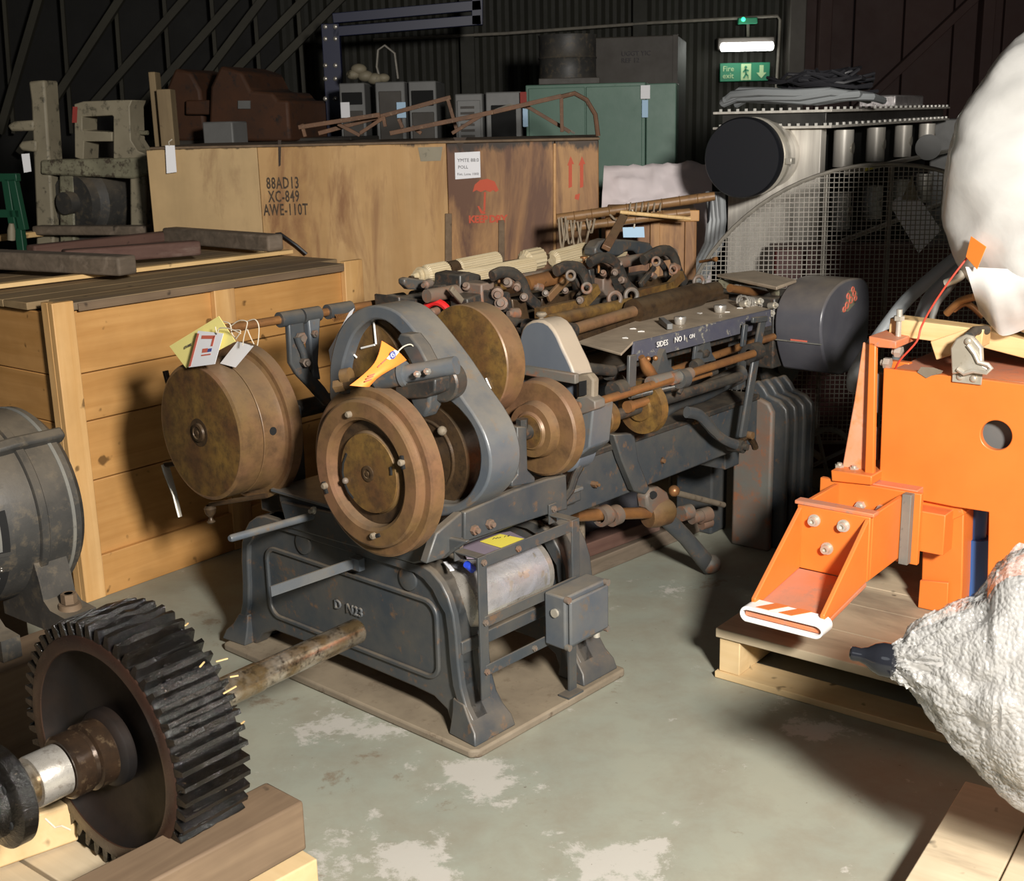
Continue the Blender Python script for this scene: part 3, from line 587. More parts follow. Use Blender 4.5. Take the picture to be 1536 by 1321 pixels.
zt = TB.A(960, 316, 0).z; wd = TB.A(908, 330, 0).y
MB().rng(0, .45, 0, wd, 0, zt).build('body', 'plydark', t, .006); MB().rng(-.02, .0, -.01, wd, zt-.05, zt).build('top_batten', 'crate', t, .003)
for k in (.02, .36): MB().rng(-.018, 0, k*wd/.9, k*wd/.9+.045, 0, zt-.05).build('side_batten', 'plydark', t, .003)
for i, (a_, b_, r_, lb) in enumerate((((835, 328), (1072, 294), .022, 'long brown bamboo pole, upper of the poles behind the machine'), ((850, 342), (1035, 318), .02, 'brown bamboo pole with rope, lower of the poles behind the machine'), ((930, 318), (1036, 328), .009, 'thin pale cane crossing the brown bamboo poles'))):
    A_, B_ = TB.A(*a_, -.12-.05*i), TB.A(*b_, -.10-.05*i); n_ = 9; pts = []; rr = []
    for k in range(n_): 
        for e in (0, .03, .06): pts.append(A_.lerp(B_, (k+e)/n_)); rr.append(r_*(1.12 if e == .03 else 1))
    pts.append(B_); rr.append(r_*.9)
    one(MB().tube(pts, rr, 10).build('bamboo_pole', 'bamboo' if i < 2 else 'pine'), TB, lb, 'pole', 'poles behind the machine')
random.seed(5); mb = MB()
for (x0, y0, x1, y1, sag) in ((842, 326, 852, 330, 30), (848, 325, 862, 330, 38), (856, 330, 872, 332, 40), (866, 332, 886, 330, 36), (838, 328, 848, 330, 44), (880, 328, 892, 328, 20), (915, 322, 940, 316, 10)):
    pts = [TB.A(x0+(x1-x0)*u_/8, y0+(y1-y0)*u_/8+sag*math.sin(math.pi*u_/8)*(1+.15*random.random()), -.21+.02*random.random()) for u_ in range(9)]; mb.tube(pts, .005, 6)
for k in range(6): mb.torus(TB.A(946+k*9-1, 313, -.12), (0, 1, .1), .026, .004, 14, rs=6)
one(mb.build('rope', 'rope'), TB, 'tangled cotton rope looped around the bamboo poles', 'rope')
tg = thing('hanging_tag', TB, 'pale blue card hanging by string from the bamboo poles', 'tag')
MB().prism(pA(TB, -.15, [(934, 341), (966, 340), (967, 356), (935, 356)]), (.002, 0, 0)).build('card', 'bluecard', tg, smooth=0); MB().tube(pA(TB, -.15, [(951, 342), (953, 328), (948, 314)]), .004, 6).build('string', 'string', tg)

# ================================================================== STAINLESS DUCT MACHINE
DM = Fr(*WP(1240, 168, 6.1).to_2d(), 30)
t = thing('stainless_plant', DM, 'tall stainless steel duct machine with bolted flanges behind the wire mesh', 'machine')
wl = DM.A(1083, 175, 0).y; z0, z1, z2 = DM.A(1240, 166, 0).z, DM.A(1240, 190, 0).z, .3; ln = DM.B(1415, 170, 0).x
MB().rng(0, ln, 0, wl, z1, z0).build('upper_duct', 'inoxdark', t, .004)
MB().rng(.03, .12, .03, wl-.03, z2, z1-.01).build('front_column', 'inox', t, .004)
for i in range(4): MB().rng(-.03, ln+.03, -.03, -.005, 0, 0).bm.free()
for zz in (z0, z1): MB().rng(-.035, ln+.03, -.035, wl+.035, zz-.006, zz+.006).build('flange', 'inox', t, .002)
mb = MB(); random.seed(2)
for zz in (z0, z1):
    for k in range(13): mb.lathe((-.02, .0+k*wl/12, zz+.006), (0, 0, 1), [(0, .008), (.012, .008), (.012, 0)], 6)
    for k in range(24): mb.lathe((k*ln/23, -.02, zz+.006), (0, 0, 1), [(0, .008), (.012, .008), (.012, 0)], 6)
mb.build('flange_bolts', 'brightbolt', t)
for row, zz in enumerate((z1-.11, z1-.42, z1-.8)):
    for k in range(4):
        u_ = .12+k*ln*.235
        MB().lathe((u_+ln*.06, -.01, zz-.09), (0, 0, 1), [(0, 0), (0, .05), (.18, .05), (.18, 0)], 20).build('valve_body', 'inox', t)
        MB().tube([(u_+ln*.06, -.06, zz), (u_+ln*.06, .03, zz)], .03, 12).build('valve_port', 'zinc', t)
mb = MB(); mb.tube([(.1, -.08, z1-.22), (ln, -.08, z1-.20)], .013, 10); mb.tube([(.1, -.08, z1-.55), (ln, -.08, z1-.53)], .013, 10); mb.build('manifold_pipe', 'zinc', t)
MB().rng(.121, ln, .10, wl-.03, z2, z1-.02).build('rear_casing', 'void', t, .004)
MB().rng(.0, ln, .0, wl, 0, z2).build('plinth', 'boxdark', t, .006)
MB().lathe((ln*.62, -.13, z1-.15), (-1, -.3, 0), [(0, 0), (0, .075), (.02, .075), (.02, 0)], 28).build('grey_disc', 'cabgrey', t)
lab(MB().tube([(.42, -.085, z1-.215), (.6, -.085, z1-.21)], .016, 10).build('yellow_sleeve', 'yellow', t), 'yellow sleeve on the pipe')
# round port with black cap
pc = DM.A(1112, 237, -.36); pr = .18
cc = thing('round_port', DM, None, None); cc.parent = t; cc.location = (0, 0, 0); cc.rotation_euler = (0, 0, 0)
bpy.data.objects.remove(cc)
MB().lathe((0, pc.y, pc.z), (-1, 0, 0), [(-.04, 0), (-.04, pr*.9), (.34, pr*.9), (.34, 0)], 48).build('port_duct', 'inox', t)
MB().lathe((0, pc.y, pc.z), (-1, 0, 0), [(.19, pr*.9), (.19, pr*1.03), (.23, pr*1.03), (.23, pr*.9)], 48).build('clamp_band', 'zinc', t)
lab(MB().lathe((0, pc.y, pc.z), (-1, 0, 0), [(.30, pr*.95), (.30, pr*1.04), (.345, pr*1.04), (.36, pr), (.36, 0)], 56).build('end_cap', 'black', t), 'round black end cap')
MB().box((-.21, pc.y-pr*1.05, pc.z-.02), (.06, .03, .03)).build('clamp_latch', 'zinc', t, .003)
# coil of grey hoses on its top
random.seed(11)
def hoses(n, pts, mt, r, name, lb):
    mb = MB()
    for k in range(n):
        o_ = Vector((random.uniform(-.05, .05), random.uniform(-.04, .04), random.uniform(0, .035)))
        mb.tube([p+o_*(1+.5*math.sin(i+k)) for i, p in enumerate(pts)], r, 8)
    one(mb.build(name, mt), DM, lb, 'cable')
zz = z0+.022
def dz(px, py, a=.2): p = DM.A(px, py, a); return p
def hz(px, h, a): p = DM.A(px, 160, a); return Vector((a, p.y, z0+h))
hoses(6, [hz(1092, .03, .12), hz(1112, .06, .08), hz(1160, .05, .05), hz(1215, .035, .07), hz(1262, .05, .10), hz(1288, .045, .16), hz(1310, .03, .45)], 'cable', .019, 'grey_hose_bundle', 'bundle of thick grey hoses lying on the stainless machine')
mb = MB()
for k in range(24):
    cx, cy = .42+random.uniform(-.1, .1), DM.A(1225, 150, .35).y+random.uniform(-.12, .12)
    R_ = random.uniform(.10, .2); ph = random.random()*6; pts = [Vector((cx+R_*.7*math.cos(ph+q_*.7), cy+R_*math.sin(ph+q_*.7), z0+.06+.006*k*random.uniform(.6, 1.1))) for q_ in range(15)]; mb.tube(pts, .009, 6)
one(mb.build('black_cable_coil', 'cable2'), DM, 'tangled coil of thin black cables on top of the stainless machine', 'cable')
mb = MB(); p = DM.B(1345, 150, .1); mb.box((ln*.72, .16, z0+.045), (.75, .22, .07)); one(mb.build('foil_package', 'foil', bevel=.01), DM, 'flat foil-wrapped package on the right of the stainless machine top', 'package')
# hoses hanging down beside the column
o = MB()
for k in range(4): o.tube([DM.A(1064+k*6, 288, -.16-.02*k), DM.A(1066+k*6, 330, -.2), DM.A(1062+k*6, 365, -.2), DM.A(1044+k*6, 400, -.2), DM.A(1024+k*6, 450, -.2), DM.A(1010+k*6, 520, -.2)], .02, 8)
one(o.build('hanging_hose_bundle', 'cable'), DM, 'grey hoses hanging down left of the stainless column', 'cable')
o = MB().tube([DM.A(1065, 290, -.3), DM.A(1062, 340, -.2), DM.A(1060, 380, -.1), DM.A(1072, 402, -.1)], .006, 6).build('thin_cable', 'cable2'); one(o, DM, 'thin black cable hanging below the round black cap', 'cable')
o = MB().rng(.0, .5, 0, .28, 0, 1.62)
GP = Fr(*WP(1462, 200, 8.6).to_2d(), 20); one(o.build('grey_panel_cabinet', 'cabgrey', bevel=.01), GP, 'grey cabinet just visible right of the stainless machine', 'cabinet')
# ================================================================== WIRE MESH GUARD with the machine behind it
MG = Fr(*WP(1310, 553, 5.35).to_2d(), 6)
t = thing('mesh_guard', MG, 'large semicircular wire mesh guard behind the grey curved cover', 'guard')
cz = MG.A(1310, 553, 0).z; Rm = MG.A(1310, 246, 0).z-cz; low = .25; half = Rm
mb = MB(); sp = .0205; k = -int(half/sp)
while k*sp <= half:
    y = k*sp; top = cz+math.sqrt(max(0, Rm*Rm-y*y))
    if top-low > .02: mb.beam((0, y, low), (0, y, top), .0036, .0036)
    k += 1
k = 0
while low+k*sp < cz+Rm:
    z = low+k*sp; h = half if z < cz else math.sqrt(max(0, Rm*Rm-(z-cz)**2))
    mb.beam((-.0035, -h, z), (-.0035, h, z), .0035, .0035); k += 1
mb.build('wire_mesh', 'mesh', t, smooth=0)
mb = MB(); mb.tube([(0, Rm*math.cos(math.pi*i/40), cz+Rm*math.sin(math.pi*i/40)) for i in range(41)], .009, 8); mb.tube([(0, -Rm, cz), (0, -Rm, 0)], .009, 8); mb.tube([(0, Rm, cz), (0, Rm, 0)], .009, 8); mb.tube([(0, -Rm, low), (0, Rm, low)], .009, 8)
for px in (1330, 1235): y = MG.A(px, 400, 0).y; mb.tube([(.008, y, low), (.008, y, cz+math.sqrt(Rm*Rm-y*y))], .007, 6)
mb.build('rim_rod', 'mesh', t)
one(MB().prism(pA(MG, .06, [(1334, 306), (1368, 280), (1412, 345), (1378, 380)]), (.003, 0, 0)).build('card_sheet', 'white_paper', smooth=0), MG, 'tilted white sheet seen through the wire mesh guard', 'sheet')
one(MB().prism(pA(MG, .05, [(1352, 300), (1368, 263), (1378, 300)]), (.003, 0, 0)).build('card_tag', 'cream', smooth=0), MG, 'small cream tag above the white sheet behind the mesh', 'tag')
RM = Fr(*WP(1400, 500, 5.75).to_2d(), 6)
t = thing('red_machine', RM, 'dark red machine with hand wheel standing behind the wire mesh guard', 'machine')
MB().rng(0, .3, -.25, .75, 0, RM.A(1340, 372, 0).z).build('body', 'redmach', t, .01); MB().rng(-.02, 0, -.2, .6, .5, .56).build('rail', 'redpaint', t, .004)
hc = MG.A(1236, 690, -.16); hwl = Vector((hc.x, hc.y, hc.z)); hwl = RM.l(MG.w(*hc))
mb = MB(); mb.torus(hwl, (1, .5, 0), .14, .013, 36)
for k in range(4): a_ = k*math.pi/2+.3; d_, x_, y_ = basis((1, .5, 0)); mb.tube([hwl, hwl+(x_*math.cos(a_)+y_*math.sin(a_))*.14], .009, 8)
mb.tube([hwl, hwl+Vector((.45, .1, 0))], .015, 8); mb.build('hand_wheel', 'greyband', t)
# ================================================================== SMALL BOARDED CRATE with timbers on its lid
KH = 1.11; KL = 1.52; KD = 1.10
t = thing('boarded_crate', K, 'yellow-brown boarded timber crate beside the motor, timbers on its lid', 'crate')
zs = [0.0, .165, .44, .70, .90, KH-.035]
zs = [0.02]+[K.B(x, y, 0).z for x, y in ((240, 808), (240, 697), (240, 610), (200, 548))]+[KH-.04]
for k in range(5): MB().rng(.03, KL-.02, .028, .05, zs[k]+.002, zs[k+1]-.002).build('side_board', 'crate', t, .003)
for k in range(5): MB().rng(.028, .05, .05, KD-.03, zs[k]+.002, zs[k+1]-.002).build('end_board', 'crate_b', t, .003)
MB().rng(.03, KL-.02, KD-.05, KD-.03, .02, KH-.04).build('back_wall', 'crate', t); MB().rng(KL-.05, KL-.03, .05, KD-.05, .02, KH-.04).build('end_wall', 'crate_b', t)
MB().rng(.0, .085, .0, .028, 0, KH).build('corner_batten', 'cratepost', t, .003); MB().rng(.0, .028, .0285, .07, 0, KH).build('corner_batten', 'cratepost', t, .003)
MB().rng(.70, .80, .0, .028, 0, KH-.03).build('side_batten', 'cratepost', t, .003); MB().rng(KL-.11, KL, .0, .028, 0, KH).build('side_batten', 'cratepost', t, .003)
MB().rng(KL, KL+.03, .03, .12, 0, KH-.03).build('side_batten', 'cratepost', t, .003)
MB().rng(.085, .70, .005, .028, .0, .16).build('bottom_rail', 'crate', t, .003); MB().rng(.80, KL-.11, .005, .028, .0, .16).build('bottom_rail', 'crate', t, .003)
for k in range(7):
    b0 = .0+k*KD/7; MB().rng(.0 if k else .085, KL-(.11 if k == 0 else 0), b0+.002, b0+KD/7-.002, KH-.035, KH-.008).build('lid_board', 'cratetop', t, .003)
MB().rng(.1, KL-.12, -.006, .001, KH-.04, KH-.012).build('lid_edge', 'oldbrown', t, .002)
def onlid(px, py, h=0): return K.Z(px, py, KH+h)
def lidbeam(nm, p0, p1, wd, ht, mat, lb, z=0, round_=.011, grp=None):
    A_, B_ = onlid(*p0, z+ht/2), onlid(*p1, z+ht/2); mb = MB().beam(A_, B_, wd, ht); o = mb.build(nm, mat, bevel=round_, bseg=3); one(o, K, lb, 'timber', grp); return o
o = lidbeam('pine_batten', (-30, 432), (435, 377), .05, .018, 'pine', 'pale pine batten lying across the lid of the boarded crate', 0, .003)
lidbeam('timber_beam', (-60, 386), (192, 398), .10, .075, 'oldgrey', 'frontmost weathered grey timber with rounded end on the crate lid', .02)
lidbeam('timber_beam', (95, 386), (298, 371), .08, .065, 'oldred', 'dark reddish timber behind the rounded grey one on crate lid', .02)
lidbeam('timber_beam', (45, 376), (270, 352), .07, .05, 'oldred', 'thin reddish timber furthest left beneath the grey timbers on lid', .025)
lidbeam('timber_beam', (255, 352), (414, 364), .09, .075, 'oldgrey', 'thick grey timber nearest the big crate on the crate lid', .02)
lidbeam('timber_beam', (55, 345), (225, 345), .09, .05, 'oldgrey', 'long grey timber at the back of the crate lid', .02)
lidbeam('timber_beam', (-30, 360), (60, 350), .07, .03, 'pine', 'short yellow splintered timber at the back left of crate lid', .01, .006)

# ================================================================== ELECTRIC MOTOR on its timber skid
MO = Fr(-1.625, 3.30, 38.3); mz = .635; R1 = .282
t = thing('electric_motor', MO, 'large dusty black electric motor cut off by the left edge', 'motor')
MP = [(-.13, 0), (-.13, .09), (-.11, .16), (-.05, .222), (.03, .254), (.11, .268), (.155, .272)]
MB().lathe((0, 0, mz), (1, 0, 0), MP+[(.155, 0)], 72).build('end_bell', 'motor', t)
MB().lathe((0, 0, mz), (1, 0, 0), [(.156, 0), (.156, .278), (.158, .282), (.180, .282), (.185, .276), (.285, .276), (.305, .258), (.305, 0)], 72).build('housing', 'motor', t)
MB().lathe((0, 0, mz), (1, 0, 0), [(.2555, .2765), (.256, .279), (.266, .279), (.267, .27)], 72).build('band_rib', 'greyband', t)
def mr(x):
    for i in range(len(MP)-1):
        if MP[i][0] <= x <= MP[i+1][0] and MP[i+1][0] > MP[i][0]: return MP[i][1]+(MP[i+1][1]-MP[i][1])*(x-MP[i][0])/(MP[i+1][0]-MP[i][0])
    return MP[-1][1]
def patch(nm, x0, x1, t0, t1, lift, mat):
    mb = MB(); g = []
    for i in range(9):
        row = []
        for j in range(7):
            u_, v_ = i/8, j/6; x = x0+(x1-x0)*u_; th = math.radians(t0+(t1-t0)*v_); r_ = mr(x)+lift
            row.append(mb.bm.verts.new((x, -r_*math.cos(th), mz+r_*math.sin(th))))
        g.append(row)
    for i in range(8):
        for j in range(6): mb.bm.faces.new((g[i][j], g[i+1][j], g[i+1][j+1], g[i][j+1]))
    return mb.build(nm, mat, t, smooth=80)
for (t0, t1) in ((-12, 14), (-52, -26), (30, 56)):
    patch('vent_frame', -.035, .085, t0-3, t1+3, .003, 'motor'); lab(patch('vent_opening', -.02, .07, t0, t1, .0045, 'void'), 'dark vent opening'); lab(patch('vent_core', -.02, .048, t0+1, t1-4, .006, 'greyband'), 'dusty grey core seen in the vent')
mb = MB()
for s in (-1, 1):
    for a0 in (-.05, .14):
        mb.prism([(a0, s*.05, mz-.24), (a0, s*.235, mz-.08), (a0, s*.262, .47), (a0, s*.272, .415), (a0, s*.30, .392), (a0, s*.37, .385), (a0, s*.37, .325), (a0, s*.05, .325)], (.055 if a0 < 0 else .10, 0, 0))
mb.build('foot', 'motor', t, .010)
mb = MB()
for s in (-1, 1):
    for a_ in (.19,): mb.hexbolt((a_, s*.32, .405), (0, 0, 1), .022, .028, .0); mb.lathe((a_, s*.32, .383), (0, 0, 1), [(0, 0), (0, .034), (.02, .030), (.02, 0)], 20)
mb.build('foot_bolt', 'oldbrown', t, .002)
e = Vector((0, -math.cos(.80), math.sin(.80))); MB().prism([Vector((-.0, 0, mz))+e*.262, Vector((.0, 0, mz))+e*.285, Vector((.155, 0, mz))+e*.305, Vector((.31, 0, mz))+e*.30, Vector((.31, 0, mz))+e*.262], e.cross(Vector((1, 0, 0)))*.035).build('lifting_lug', 'motor', t, .008)
mb = MB(); random.seed(9)
for k in range(9): 
    a_ = math.radians(random.uniform(-38, -8)); x_ = random.choice((-.02, .02, .05, .24)); rr_ = (mr(x_) if x_ < .12 else .276)+.001; mb.ball((x_, -math.cos(a_)*rr_, mz+math.sin(a_)*rr_), random.uniform(.003, .0055), (1, .4, 1.6), 1)
lab(mb.build('paint_chips', 'chip', t), 'small flaked white paint chips')
for (b0, lb, z) in ((-.33, 'heavy timber skid nearest the gear, under the electric motor', 0), (.30, 'heavy timber skid on the far side under the electric motor', 0)):
    one(MB().rng(-.7, .35, b0-.09, b0+.09, .06, .323).build('timber_skid', 'oldbrown', bevel=.008), MO, lb, 'timber')
MB().rng(0, 0, 0, 0, 0, 0).bm.free()
one(MB().rng(-.6, .3, -.45, .45, 0, .058).build('base_boards', 'oldgrey', bevel=.004), MO, 'low board platform on the floor under the motor skids', 'platform')

# ================================================================== GEAR AND SHAFT on its pallet
GZ = .393
GPZ = .100
t = thing('gear_shaft', G, 'big black oily spur gear on a steel shaft in the left foreground', 'gear')
RT, RR = .290, .259; NT = 52
prof = [(0, .0), (0, .06)]
MB().lathe((0, 0, GZ), (1, 0, 0), [(.040, .05), (.040, .190), (.022, .215), (0, .225), (0, .257)], 96).build('gear_web', 'oilyface', t)
MB().lathe((0, 0, GZ), (1, 0, 0), [(.0, .225), (-.002, .227), (-.002, .257), (.0, .260), (.003, .260)], 104).build('gear_rim', 'gearrim', t)
MB().lathe((0, 0, GZ), (1, 0, 0), [(.0031, .257), (.0031, .261), (.172, .261), (.172, .21), (.14, .2), (.14, .05)], 104).build('tooth_root', 'oily', t)
random.seed(4)
for k in range(NT):
    a_ = 2*math.pi*k/NT; mb = MB(); hp = math.pi/NT; rings = []
    n_ = 7; ang = ((-.70, RR-.006), (-.52, RR+.012), (-.30, RT), (.30, RT), (.52, RR+.012), (.70, RR-.006))
    for i in range(n_+1):
        x = i/n_*.17; ring = []
        for j, (u_, r_) in enumerate(ang):
            jit = random.uniform(-.0032, .0032) if 0 < i < n_ and 0 < j < 5 else 0
            q_ = a_+u_*hp*1.0; ring.append(mb.bm.verts.new((x, (r_+jit)*math.cos(q_), GZ+(r_+jit)*math.sin(q_)+jit*.5)))
        rings.append(ring)
    for i in range(n_):
        for j in range(6): mb.bm.faces.new((rings[i][j], rings[i][(j+1) % 6], rings[i+1][(j+1) % 6], rings[i+1][j]))
    mb.bm.faces.new(rings[0][::-1]); mb.bm.faces.new(rings[-1]); mb.build('tooth', 'oily', t, smooth=25)
MB().lathe((0, 0, GZ), (1, 0, 0), [(.03, .088), (.01, .088), (.0, .08), (-.005, .066), (-.005, 0)], 56).build('hub', 'oilyface', t)
MB().lathe((0, 0, GZ), (1, 0, 0), [(0, .074), (-.04, .074), (-.044, .066), (-.052, .064), (-.056, .070), (-.092, .070), (-.098, .064), (-.098, 0)], 56).build('hub_collar', 'hubbrown', t)
MB().lathe((0, 0, GZ), (1, 0, 0), [(-.1, .0), (-.1, .056), (-.165, .056), (-.168, .054), (-.168, .0)], 48).build('journal', 'steel', t)
MB().lathe((0, 0, GZ), (1, 0, 0), [(-.16, .0), (-.16, .044), (-.215, .044), (-.218, 0)], 48).build('shaft_neck', 'oilsteel', t)
MB().lathe((0, 0, GZ), (1, 0, 0), [(-.21, 0), (-.21, .10), (-.215, .106), (-.245, .106), (-.25, .10), (-.255, .076), (-.30, .072), (-.34, .072), (-.343, .095), (-.348, .10), (-.39, .10), (-.39, 0)], 56).build('flange_coupling', 'oily', t)
mb = MB()
for k in range(6): a_ = k*math.pi/3+.4; mb.lathe((-.2105, math.cos(a_)*.073, GZ+math.sin(a_)*.073), (-1, 0, 0), [(.044, 0), (.044, .010), (.048, .010), (.048, 0)], 14)
mb.build('bolt_hole', 'void', t)
sh = MB().lathe((0, 0, GZ), (1, 0, 0), [(.17, 0), (.17, .075), (.20, .07), (.205, .037), (.44, .037), (.442, .034), (.78, .034), (.785, .031), (.785, .0)], 40); sh.build('shaft', 'oilsteel', t)
sh = MB().tube([(-.2, -.10, GZ-.03), (-.19, -.115, GZ-.05), (-.17, -.105, GZ-.06), (-.155, -.11, GZ-.075)], .0018, 6).build('string', 'string'); one(sh, G, 'short frayed string hanging on the oily flange of the gear shaft', 'string')
mb = MB(); random.seed(12)
for k in range(300):
    a_ = random.uniform(0, 2*math.pi); x_ = random.uniform(.004, .166); r_ = random.uniform(RR+.006, RT+.001); s_ = random.uniform(.0018, .0052)
    mb.ball((x_, r_*math.cos(a_), GZ+r_*math.sin(a_)), s_, (random.uniform(1, 3.2), 1, .7), 1)
cl_ = mb.build('grease_clots', 'oily', t, smooth=80); cl_['kind'] = 'stuff'; cl_['label'] = 'wet black grease clots'
mb = MB(); random.seed(8)
for (px, py) in ((278, 938), (324, 992), (335, 1040), (290, 1075), (362, 1085), (345, 1015), (300, 1000)):
    p = G.A(px, py, .12); mb.beam(p, p+Vector((.03*random.uniform(.3, 1), .01*random.uniform(-1, 1), .012*random.uniform(-.3, 1))), .003, .0022)
one(mb.build('wood_splinter', 'pine'), G, 'pale wood splinters caught between the greasy gear teeth', 'splinters')
bpy.context.scene.objects['wood_splinter']['kind'] = 'stuff'
# pallet under the gear: boards run along b, bearers along a
t = thing('gear_pallet', G, 'pale board pallet under the black gear at the lower left', 'pallet')
random.seed(1); x = -1.1
while x < -.08:
    MB().rng(x, x+.115, -.30, .64, GPZ-.022, GPZ).build('deck_board', 'pallet', t, .003); x += .125
for b_ in (-.29, .12, .54): MB().rng(-1.1, .0, b_, b_+.09, .022, GPZ-.022).build('bearer', 'pallet', t, .003)
for b_ in (-.30, .11, .53): MB().rng(-1.1, .02, b_, b_+.11, 0, .022).build('bottom_board', 'pallet_edge', t, .003)
one(MB().beam(G.l(onz(430, 1222, .20)), G.l(onz(60, 1420, .20)), .13, .12).build('oak_block', 'oldbrown', bevel=.006), G, 'dark brown timber block on the pale board before the gear', 'timber')
one(MB().beam(G.l(onz(452, 1300, .05)), G.l(onz(100, 1490, .05)), .13, .10).build('pine_sleeper', 'pallet_edge', bevel=.004), G, 'pale pine sleeper under the dark brown timber block', 'timber')
one(MB().beam(G.l(onz(-120, 1300, .155)), G.l(onz(108, 1222, .155)), .07, .10).build('chock_block', 'pallet_edge', bevel=.006), G, 'pale wooden chock holding up the oily gear shaft', 'block')
one(MB().prism([G.Z(35, 1275, GPZ+.004), G.Z(60, 1262, GPZ+.004), G.Z(96, 1258, GPZ+.01), G.Z(92, 1264, GPZ+.004), G.Z(50, 1280, GPZ+.004)], (0, 0, .004)).build('paper_scrap', 'cabgrey'), G, 'small curled grey scrap lying on the pale pallet boards', 'scrap')

# ================================================================== ORANGE MACHINE on its pallet
t = thing('machine_pallet', P, 'pale wooden pallet carrying the orange machine', 'pallet')
PH = .165
x = 0
for k, wd in enumerate((.20, .22, .17, .21, .2, .2)): MB().rng(x+.001, x+wd-.001, -1.5, .02, PH-.03, PH).build('deck_board', 'pallet', t, .003); x += wd
for b0 in (-.06, -.75, -1.45): MB().rng(.01, 1.19, b0, b0+.07, .022, PH-.03).build('bearer', 'pallet_edge', t, .003)
for a0 in (0, .5, 1.05): MB().rng(a0, a0+.13, -1.5, .02, 0, .022).build('bottom_board', 'pallet_edge', t, .003)
OA = .5
t = thing('orange_machine', P, 'bright orange machine with bolted outrigger standing on a wooden pallet', 'machine')
def oA(a, pts): return [P.A(x, y, a) for x, y in pts]
def ob(nm, a, pts, dep, mt='orange', bv=.004): return MB().prism([Vector((p.x, p.y, max(p.z, PH+.001))) for p in oA(a, pts)], (dep, 0, 0)).build(nm, mt, t, bv)
# front plate with round hole: strips around the hole
hc = P.A(1494, 653, OA); hr = .045; outer = [(1325, 552), (1400, 561), (1482, 570), (1560, 580), (1640, 590), (1640, 680), (1640, 905), (1480, 905), (1483, 768), (1430, 760), (1375, 749), (1318, 737)]
po = oA(OA, outer); mb = MB(); n_ = 48; oo, ii = [], []
ys = [p.y for p in po]
def rayhit(c, ang):
    d = Vector((0, math.cos(ang), math.sin(ang))); best = None
    for i in range(len(po)):
        p, q_ = po[i], po[(i+1) % len(po)]; e = q_-p; den = d.y*e.z-d.z*e.y
        if abs(den) < 1e-9: continue
        s_ = ((p.y-c.y)*e.z-(p.z-c.z)*e.y)/den; u_ = ((p.y-c.y)*d.z-(p.z-c.z)*d.y)/den
        if s_ > 0 and -1e-6 <= u_ <= 1+1e-6 and (best is None or s_ < best): best = s_
    return c+d*best
angs = sorted([2*math.pi*k/n_ for k in range(n_)]+[math.atan2(p.z-hc.z, p.y-hc.y) % (2*math.pi) for p in po])
for a_ in angs: oo.append(rayhit(hc, a_)); ii.append(hc+Vector((0, math.cos(a_), math.sin(a_)))*hr)
mb.band(oo, ii, (.025, 0, 0)); mb.build('front_plate', 'orange', t, .003)
zt_ = po[0].z
MB().rng(OA+.03, OA+.5, P.A(1640, 600, OA).y, po[0].y-.02, zt_-.03, zt_-.005).build('top_plate', 'orangedusty', t, .003)
MB().rng(OA+.03, OA+.5, P.A(1640, 600, OA).y, po[0].y-.05, po[11].z-.0, po[11].z+.03).build('bottom_plate', 'orange', t, .003)
MB().rng(OA+.03, OA+.5, po[0].y-.06, po[0].y-.03, po[11].z+.04, zt_-.04).build('side_plate', 'orange', t, .003)
MB().rng(OA+.46, OA+.5, P.A(1640, 600, OA).y, po[0].y-.05, PH, zt_-.04).build('rear_plate', 'orange', t, .003)
lab(MB().rng(OA+.06, OA+.07, hc.y-.15, hc.y+.15, hc.z-.15, hc.z+.15).build('inner_plate', 'cabgrey', t), 'dull grey plate seen through the hole')
# dirt patch and stepped notch on the top edge
MB().prism(oA(OA-.002, [(1376, 558), (1382, 550), (1400, 551), (1415, 556), (1412, 560), (1398, 563), (1390, 567)]), (-.002, 0, 0)).build('bare_patch', 'dirtplate', t)
# leg under the box
ob('leg', OA+.03, [(1385, 765), (1384, 800), (1382, 870), (1376, 960), (1437, 966), (1443, 880), (1446, 760)], .12)
ob('cross_arm', OA+.02, [(1345, 744), (1440, 752), (1446, 772), (1385, 800), (1350, 797)], .12)
MB().prism([Vector((p.x, p.y, max(p.z, PH+.001))) for p in oA(OA+.02, [(1382, 868), (1425, 872), (1420, 958), (1376, 950)])], (-.014, 0, 0)).build('leg_doubler', 'orange', t, .003)
ob('rear_leg', OA+.28, [(1446, 770), (1446, 965), (1495, 960), (1495, 770)], .1, 'redpaint')
mb = MB(); c_ = P.A(1462, 830, OA+.15); mb.lathe((c_.x, c_.y, PH+.02), (0, 0, 1), [(0, 0), (0, .045), (.2, .045), (.2, .03), (.3, .03), (.3, 0)], 24); mb.build('blue_jack', 'bluemotor', t)
# tall channel post at the left
ob('post_flange', OA-.02, [(1294, 513), (1308, 516), (1303, 716), (1294, 714), (1262, 705), (1281, 600)], .012, 'pinksheendust')
pA0 = oA(OA-.02, [(1308, 516), (1313, 510), (1327, 512)])
ob('post_web', OA-.05, [(1303, 512), (1314, 514), (1310, 720), (1296, 718)], .02, 'orange')
top = oA(OA-.05, [(1303, 504), (1344, 512), (1344, 523), (1318, 521), (1303, 518)]); MB().prism(top, (.22, 0, 0)).build('post_cap', 'orangedusty', t, .003)
MB().rng(OA+.12, OA+.15, P.A(1344, 520, OA).y, P.A(1310, 520, OA).y, .60, zt_).build('post_back', 'orange', t, .003)
mb = MB(); p = P.A(1348, 490, OA+.03); mb.tube([p-Vector((0, 0, .04)), p+Vector((0, 0, .05))], .009, 10); mb.hexbolt(p+Vector((0, 0, .02)), (0, 0, 1), .017, .014, .02); mb.build('stud_bolt', 'zinc', t)
